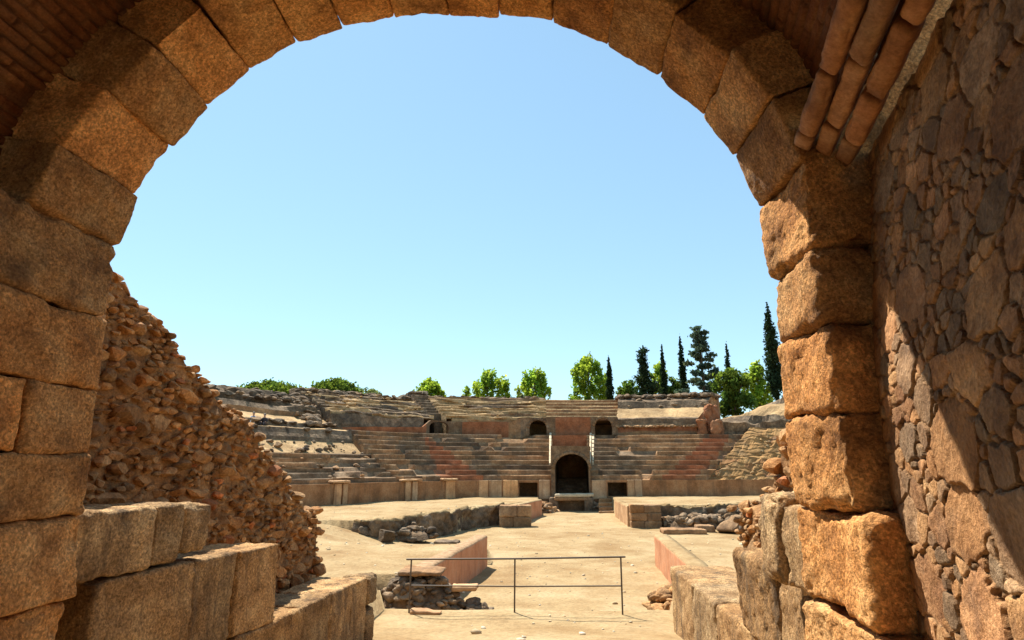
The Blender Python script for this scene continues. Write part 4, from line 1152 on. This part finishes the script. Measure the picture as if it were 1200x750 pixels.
# left mounds
g = Geo(); pxc = 315
a0, a1, a2, a3, a4, a5 = Z(pxc, 505, 10), Z(pxc, 493, 10.4), Z(pxc, 485, 13), Z(pxc, 474, 13.3), Z(pxc, 467, 15), Z(pxc, 457, 18)
bank(g, -26, sfp(372, 14, 9), [(9.8, .2), (9.9, a0), (10.05, (a0+a1)/2), (10.3, a1), (13, a2), (13.05, (a2+a3)/2), (13.3, a3), (14.8, a3+.15), (15, a4), (16.5, a4+.3*(a5-a4)), (17, a4+.8*(a5-a4)), (18.5, a5), (20.5, a5-.1), (20.7, .2)],
     lambda sm, q: np.full(len(sm), [4, 4, 4, 3, 1, 4, 4, 4, 4, 4, 4, 4, 4][q]), .3, .12, .2, 217, .9, ridge=.12,
     cut=lambda ss, RR, ZZ: (RR, ZZ-sst(sfp(335, 16, 9), sfp(368, 16, 9), ss)[:, None]*np.clip((RR-14)/4, 0, 1)*1.8))
bank_rocks(g, -22, sfp(372, 14, 9), 14, 20, sloper((14, a4-.2), (18.5, a5-.3)), 200, .15, .6, 321, 4)
bank_rocks(g, -22, sfp(385, 12, 8), 9.9, 10.6, a1-.1, 90, .12, .5, 322, 4)
bank_rocks(g, sfp(350, 12, 8), sfp(400, 12, 8), 11, 16, sloper((10.5, a1), (16, a4)), 60, .2, .7, 323, 4)
tag(g.build('ruined_bank', MS, smooth=False), 'grey layered mound of ruined seating at far left, with a sandy ledge', 'bank')
# ------------------------------------------------------------------ trees
L_YEL = leafmat('spring_leaves', (.11, .185, .028), (.38, .52, .05), .56)
L_DARK = leafmat('cypress_leaves', (.028, .045, .022), (.03, .055, .018), .25)
L_PINE = leafmat('pine_needles', (.07, .115, .025), (.17, .25, .03), .42)
L_BLUE = leafmat('blue_pine_needles', (.075, .105, .075), (.10, .14, .07), .35)
L_OLIV = leafmat('olive_leaves', (.11, .15, .06), (.18, .22, .06), .4)
def leaves(geo, C, RD, n, size, r, hollow=.35):
    """n leaf clusters (bent quads) through ellipsoidal clumps C with radii RD"""
    C = np.asarray(C, float); RD = np.asarray(RD, float); vol = RD.prod(1)**.6; w_ = vol/vol.sum()
    k = r.choice(len(C), n, p=w_)
    d = r.normal(size=(n, 3)); d /= np.linalg.norm(d, axis=1, keepdims=True)
    q = (hollow+(1-hollow)*r.uniform(0, 1, (n, 1)))**.6
    P = C[k]+d*q*RD[k]*(1+.25*r.normal(size=(n, 1)))
    a = r.normal(size=(n, 3)); a /= np.linalg.norm(a, axis=1, keepdims=True)
    b = np.cross(a, r.normal(size=(n, 3))); b /= np.linalg.norm(b, axis=1, keepdims=True)
    s = size*r.uniform(.6, 1.4, (n, 1))
    V = np.stack([P-a*s, P-b*s*.6, P+a*s, P+b*s*.6], 1).reshape(-1, 3)
    ct = r.uniform(.7, 1.3, (len(C), 1)); hue = r.uniform(-.14, .14, (len(C), 1))
    T = np.concatenate([ct*(1+hue), ct, ct*(1-hue)], 1)[k]*r.uniform(.8, 1.2, (n, 1))
    geo.add(V, np.arange(4*n).reshape(-1, 4), 0, np.repeat(T, 4, 0))
def place(px, d): # ground point under an image column at distance d
    v = ray(px, 470); t = d/math.hypot(v[0], v[1]); return v[0]*t, v[1]*t
def tree(name, label, px, ytop, ybase, wpx, d, kind, seed, group=None, n=3200):
    r = np.random.default_rng(seed); x, y = place(px, d)
    zt = zat(x, y, ytop); zb = zat(x, y, ybase); z0 = hg(x, y)-.1
    W = wpx/690*d*.93*.5*{'broad': 1.16, 'dome': 1.2, 'conifer': 1.45, 'pine': 1.15}.get(kind, 1); Hh = zt-zb
    root = empty(name, (x, y, z0), label, 'tree', group)
    gl = Geo(); gt = Geo(); C = []; RD = []
    if kind == 'cypress':
        m = 26
        for k in range(m):
            f = k/(m-1); rad = W*(min(1, (f+.05)*5)*(1-f**(2.6 if W < 1 else 5))+.06); z = zb+Hh*f*.985
            a = r.uniform(0, 6.28); C.append((x+rad*.28*math.cos(a), y+rad*.28*math.sin(a), z)); RD.append((rad*.95, rad*.95, Hh/m*1.7))
        leaves(gl, C, RD, n, .16, r, .5); lm_ = L_DARK
        tube(gt, [(x, y, z0), (x, y, zb+Hh*.5), (x, y, zt-.3)], [.22, .14, .02])
    else:
        if kind == 'broad':
            m = 46
            for k in range(m):
                f = (k+.5)/m; a = k*2.4+r.uniform(-.4, .4); z = zb+Hh*(.1+.83*f)
                env = W*(math.sin(math.pi*min(1, .18+f*.8))**.7)
                q = env*r.uniform(.2, 1.0); rr_ = W*r.uniform(.11, .2)
                C.append((x+q*math.cos(a), y+q*math.sin(a), z)); RD.append((rr_, rr_, rr_*r.uniform(1.2, 2.4)))
            lm_ = L_YEL; sz = .24
        elif kind == 'dome':
            m = 30
            for k in range(m):
                a = k*2.4; q = W*math.sqrt((k+.3)/m)*.9; f = 1-(q/W)**2
                C.append((x+q*math.cos(a), y+q*.7*math.sin(a), zb+Hh*(.12+.72*f))); rr_ = W*r.uniform(.14, .22); RD.append((rr_, rr_, Hh*.22))
            lm_ = L_PINE; sz = .22
        elif kind == 'round':
            m = 30
            for k in range(m):
                v = r.normal(size=3); v /= np.linalg.norm(v); q = r.uniform(.3, .8)
                C.append((x+v[0]*W*q, y+v[1]*W*q, (zb+zt)/2+v[2]*Hh/2*q)); rr_ = W*r.uniform(.2, .32); RD.append((rr_, rr_, rr_))
            lm_ = L_PINE; sz = .22
        elif kind == 'pine':
            m = 34
            for k in range(m):
                f = (k+.5)/m; a = k*2.4+r.uniform(-.5, .5); z = zb+Hh*(.08+.88*f); env = W*(1.0-.72*f**1.4)
                q = env*r.uniform(.15, .9); rr_ = W*r.uniform(.13, .24)
                C.append((x+q*math.cos(a), y+q*math.sin(a), z)); RD.append((rr_*1.3, rr_*1.3, rr_*.6))
            lm_ = L_BLUE; sz = .22
        elif kind == 'conifer':
            m = 30
            for k in range(m):
                f = k/(m-1); rad = W*(1-.62*f)*r.uniform(.75, 1.1)*(1 if f < .55 else .72); z = zb+Hh*f*.96; a = r.uniform(0, 6.28)
                C.append((x+rad*.35*math.cos(a), y+rad*.35*math.sin(a), z)); RD.append((rad*.75, rad*.75, Hh/m*2))
            lm_ = L_DARK; sz = .2
        elif kind == 'shrub':
            m = 14
            for k in range(m):
                a = r.uniform(0, 6.28); q = W*math.sqrt(r.uniform()); C.append((x+q*math.cos(a), y+q*math.sin(a), zb+Hh*r.uniform(.1, .85))); rr_ = W*r.uniform(.2, .4); RD.append((rr_, rr_, Hh*.2))
            lm_ = L_OLIV; sz = .2
        leaves(gl, C, RD, n, sz, r)
        zc = zb+Hh*.35
        tube(gt, [(x, y, z0), (x+.1, y, (z0+zc)/2), (x, y, zc), (x, y, zb+Hh*.8)], [.3, .24, .17, .05])
        for k in range(0, len(C), 3):
            zz_ = min(C[k][2]-.3, zc+r.uniform(-.5, 1.5)*Hh*.15); p = np.array(C[k])
            st_ = np.array([x, y, min(zz_, p[2]-.2)]); tube(gt, [st_, (st_+p)/2+(0, 0, .15), p], [.09, .06, .025], 5)
    under(gl.build('crown', lm_, smooth=False), root); under(gt.build('trunk', M_BARK), root)
tree('stone_pine', 'wide low stone pine dome at the far left, over the grey mound', 314, 447, 475, 86, 84, 'dome', 1, n=5200)
tree('stone_pine', 'smaller stone pine dome left of centre, on the dark rim of the upper tiers', 391, 444.5, 470, 58, 86, 'dome', 2, n=4200)
tree('shrub', 'bare greyish shrub on the rim right of the smaller stone pine', 432, 454, 466, 26, 84, 'shrub', 3, n=260)
tree('broadleaf_tree', 'low yellow green tree with a dark spire behind it, above the cleft in the rim', 502, 448, 476, 42, 92, 'broad', 4)
tree('cypress', 'very thin dark spire rising out of the low yellow green tree', 500, 446, 470, 3.2, 100, 'cypress', 5, n=700)
tree('broadleaf_tree', 'yellow green tree with a spiky crown standing alone at the centre of the rim', 571, 437, 480, 48, 90, 'broad', 6, n=3600)
tree('broadleaf_tree', 'rounded green tree on the rim between the lone spiky one and the tall clump', 627, 434, 482, 46, 92, 'broad', 7, n=3400)
tree('sapling', 'tiny thin sapling at the left foot of the rounded green tree', 612, 461, 472, 8, 86, 'shrub', 8, n=120)
tree('broadleaf_tree', 'tall yellow green tree directly left of the first cypress', 690, 419, 482, 52, 93, 'broad', 9, n=5200)
tree('cypress', 'slender dark cypress rising against the right side of the tall yellow green tree', 715, 418, 478, 8.5, 84, 'cypress', 10, n=2600)
tree('broadleaf_tree', 'pale bushy green tree between the first cypress and the dark conifer', 737, 441, 484, 34, 96, 'round', 11, n=2600)
tree('conifer', 'dark purplish conifer with a knobbly top over the rocky crest', 756, 408, 480, 29, 82, 'conifer', 12, n=4200)
tree('broadleaf_tree', 'yellow green tree showing between the dark conifer and the needle thin cypress', 773, 424, 480, 26, 98, 'broad', 13, n=2200)
tree('cypress', 'needle thin cypress just right of the dark conifer', 779.5, 404, 478, 7.5, 84, 'cypress', 14, n=2400)
tree('broadleaf_tree', 'dull green bush tree low between the two thin cypresses', 790, 438, 482, 28, 97, 'round', 15, n=2200)
tree('cypress', 'tallest thin cypress, touching the left side of the bluish pine', 802, 393, 478, 9, 85, 'cypress', 16, n=2800)
tree('pine', 'tall airy bluish pine, the highest of the group on the right', 826, 381, 478, 48, 82, 'pine', 17, n=4600)
tree('round_pine', 'dense dark green rounded pine hanging over the gap beside the brick pier', 861, 424, 497, 56, 78, 'round', 18, n=6500)
tree('cypress', 'short cypress tip poking up behind the dense rounded pine', 857, 401, 470, 7.5, 95, 'cypress', 19, n=1600)
tree('broadleaf_tree', 'bright yellow green tree at the right, just left of the cypress by the arch', 890, 425, 482, 36, 94, 'broad', 20, n=2800)
tree('cypress', 'big dark cypress half hidden behind the right pier of the arch', 911, 357, 466, 17, 76, 'cypress', 21, n=6000)
# ------------------------------------------------------------------ two visitors on the ledge
def person(label, px, py, d, seed, shirt, trousers, turn):
    x, y = place(px, d); z = zat(x, y, py)
    J_ = {'pel': (0, 0, .1), 'ch': (0, .05, .42), 'nk': (0, .03, .58), 'hd': (0, 0, .70), 'ht': (0, -.01, .82),
          'sl': (-.19, .04, .50), 'el': (-.25, -.06, .26), 'wl': (-.12, -.24, .20), 'sr': (.19, .04, .50), 'er': (.25, -.06, .26), 'wr': (.12, -.24, .20),
          'hl': (-.1, 0, .08), 'kl': (-.13, -.42, .12), 'al': (-.12, -.44, -.32), 'tl': (-.12, -.58, -.36), 'hr': (.1, 0, .08), 'kr': (.13, -.42, .12), 'ar': (.12, -.44, -.32), 'tr': (.12, -.58, -.36)}
    rad = {'pel': .13, 'ch': .14, 'nk': .055, 'hd': .095, 'ht': .08, 'sl': .065, 'el': .045, 'wl': .035, 'sr': .065, 'er': .045, 'wr': .035, 'hl': .09, 'kl': .065, 'al': .045, 'tl': .04, 'hr': .09, 'kr': .065, 'ar': .045, 'tr': .04}
    E_ = [('pel', 'ch'), ('ch', 'nk'), ('nk', 'hd'), ('hd', 'ht'), ('ch', 'sl'), ('sl', 'el'), ('el', 'wl'), ('ch', 'sr'), ('sr', 'er'), ('er', 'wr'), ('pel', 'hl'), ('hl', 'kl'), ('kl', 'al'), ('al', 'tl'), ('pel', 'hr'), ('hr', 'kr'), ('kr', 'ar'), ('ar', 'tr')]
    ks = list(J_); me = bpy.data.meshes.new('person'); me.from_pydata([J_[k] for k in ks], [(ks.index(a), ks.index(b)) for a, b in E_], [])
    o = bpy.data.objects.new('person', me); COL.objects.link(o)
    mod = o.modifiers.new('skin', 'SKIN'); mod.use_smooth_shade = True
    for i, k in enumerate(ks): me.skin_vertices[0].data[i].radius = (rad[k], rad[k]); me.skin_vertices[0].data[i].use_root = (k == 'pel')
    o.modifiers.new('sub', 'SUBSURF').levels = 1
    dg = bpy.context.evaluated_depsgraph_get(); nm = bpy.data.meshes.new_from_object(o.evaluated_get(dg))
    o.modifiers.clear(); o.data = nm; nm.name = 'person'
    for m in (shirt, trousers, SKIN): nm.materials.append(m)
    for p in nm.polygons:
        c = p.center; p.material_index = 2 if c.z > .575 or (c.z < .26 and c.y < -.14 and abs(c.x) < .2 and c.z > .18 and c.y > -.34) else (1 if c.z < .2 else 0)
    o.location = (x, y, z); o.rotation_euler = (0, 0, turn); tag(o, label, 'person')
    g = Geo(); V, Fc = ICO[2]; V = V*np.array([.1, .11, .09])+np.array([0, .015, .79]); keep = [f for f in Fc if (V[f].mean(0)[1] > -.04 or V[f].mean(0)[2] > .82)]
    g.add(V, keep); h = g.build('hair', HAIR); h.parent = o
SKIN = plain('skin', (.45, .26, .17), .6); HAIR = plain('hair', (.03, .02, .015), .6)
BLUE = plain('blue_white_shirt', (.3, .42, .62), .8); DKC = plain('dark_cloth', (.04, .035, .04), .9); WHT = plain('white_cloth', (.65, .65, .65), .8)
def ledge(px, py, r_):
    s = sfp(px, r_, 7); x, y = pt(s, r_); return math.hypot(float(x), float(y))
d1 = ledge(299, 495, 10.3)
person('visitor in a blue and white shirt sitting on the sandy ledge at the far left', 299, 496, d1, 1, BLUE, WHT, .3)
person('visitor in dark clothes sitting right of the one in blue and white', 312, 498, d1-.2, 2, DKC, DKC, .1)
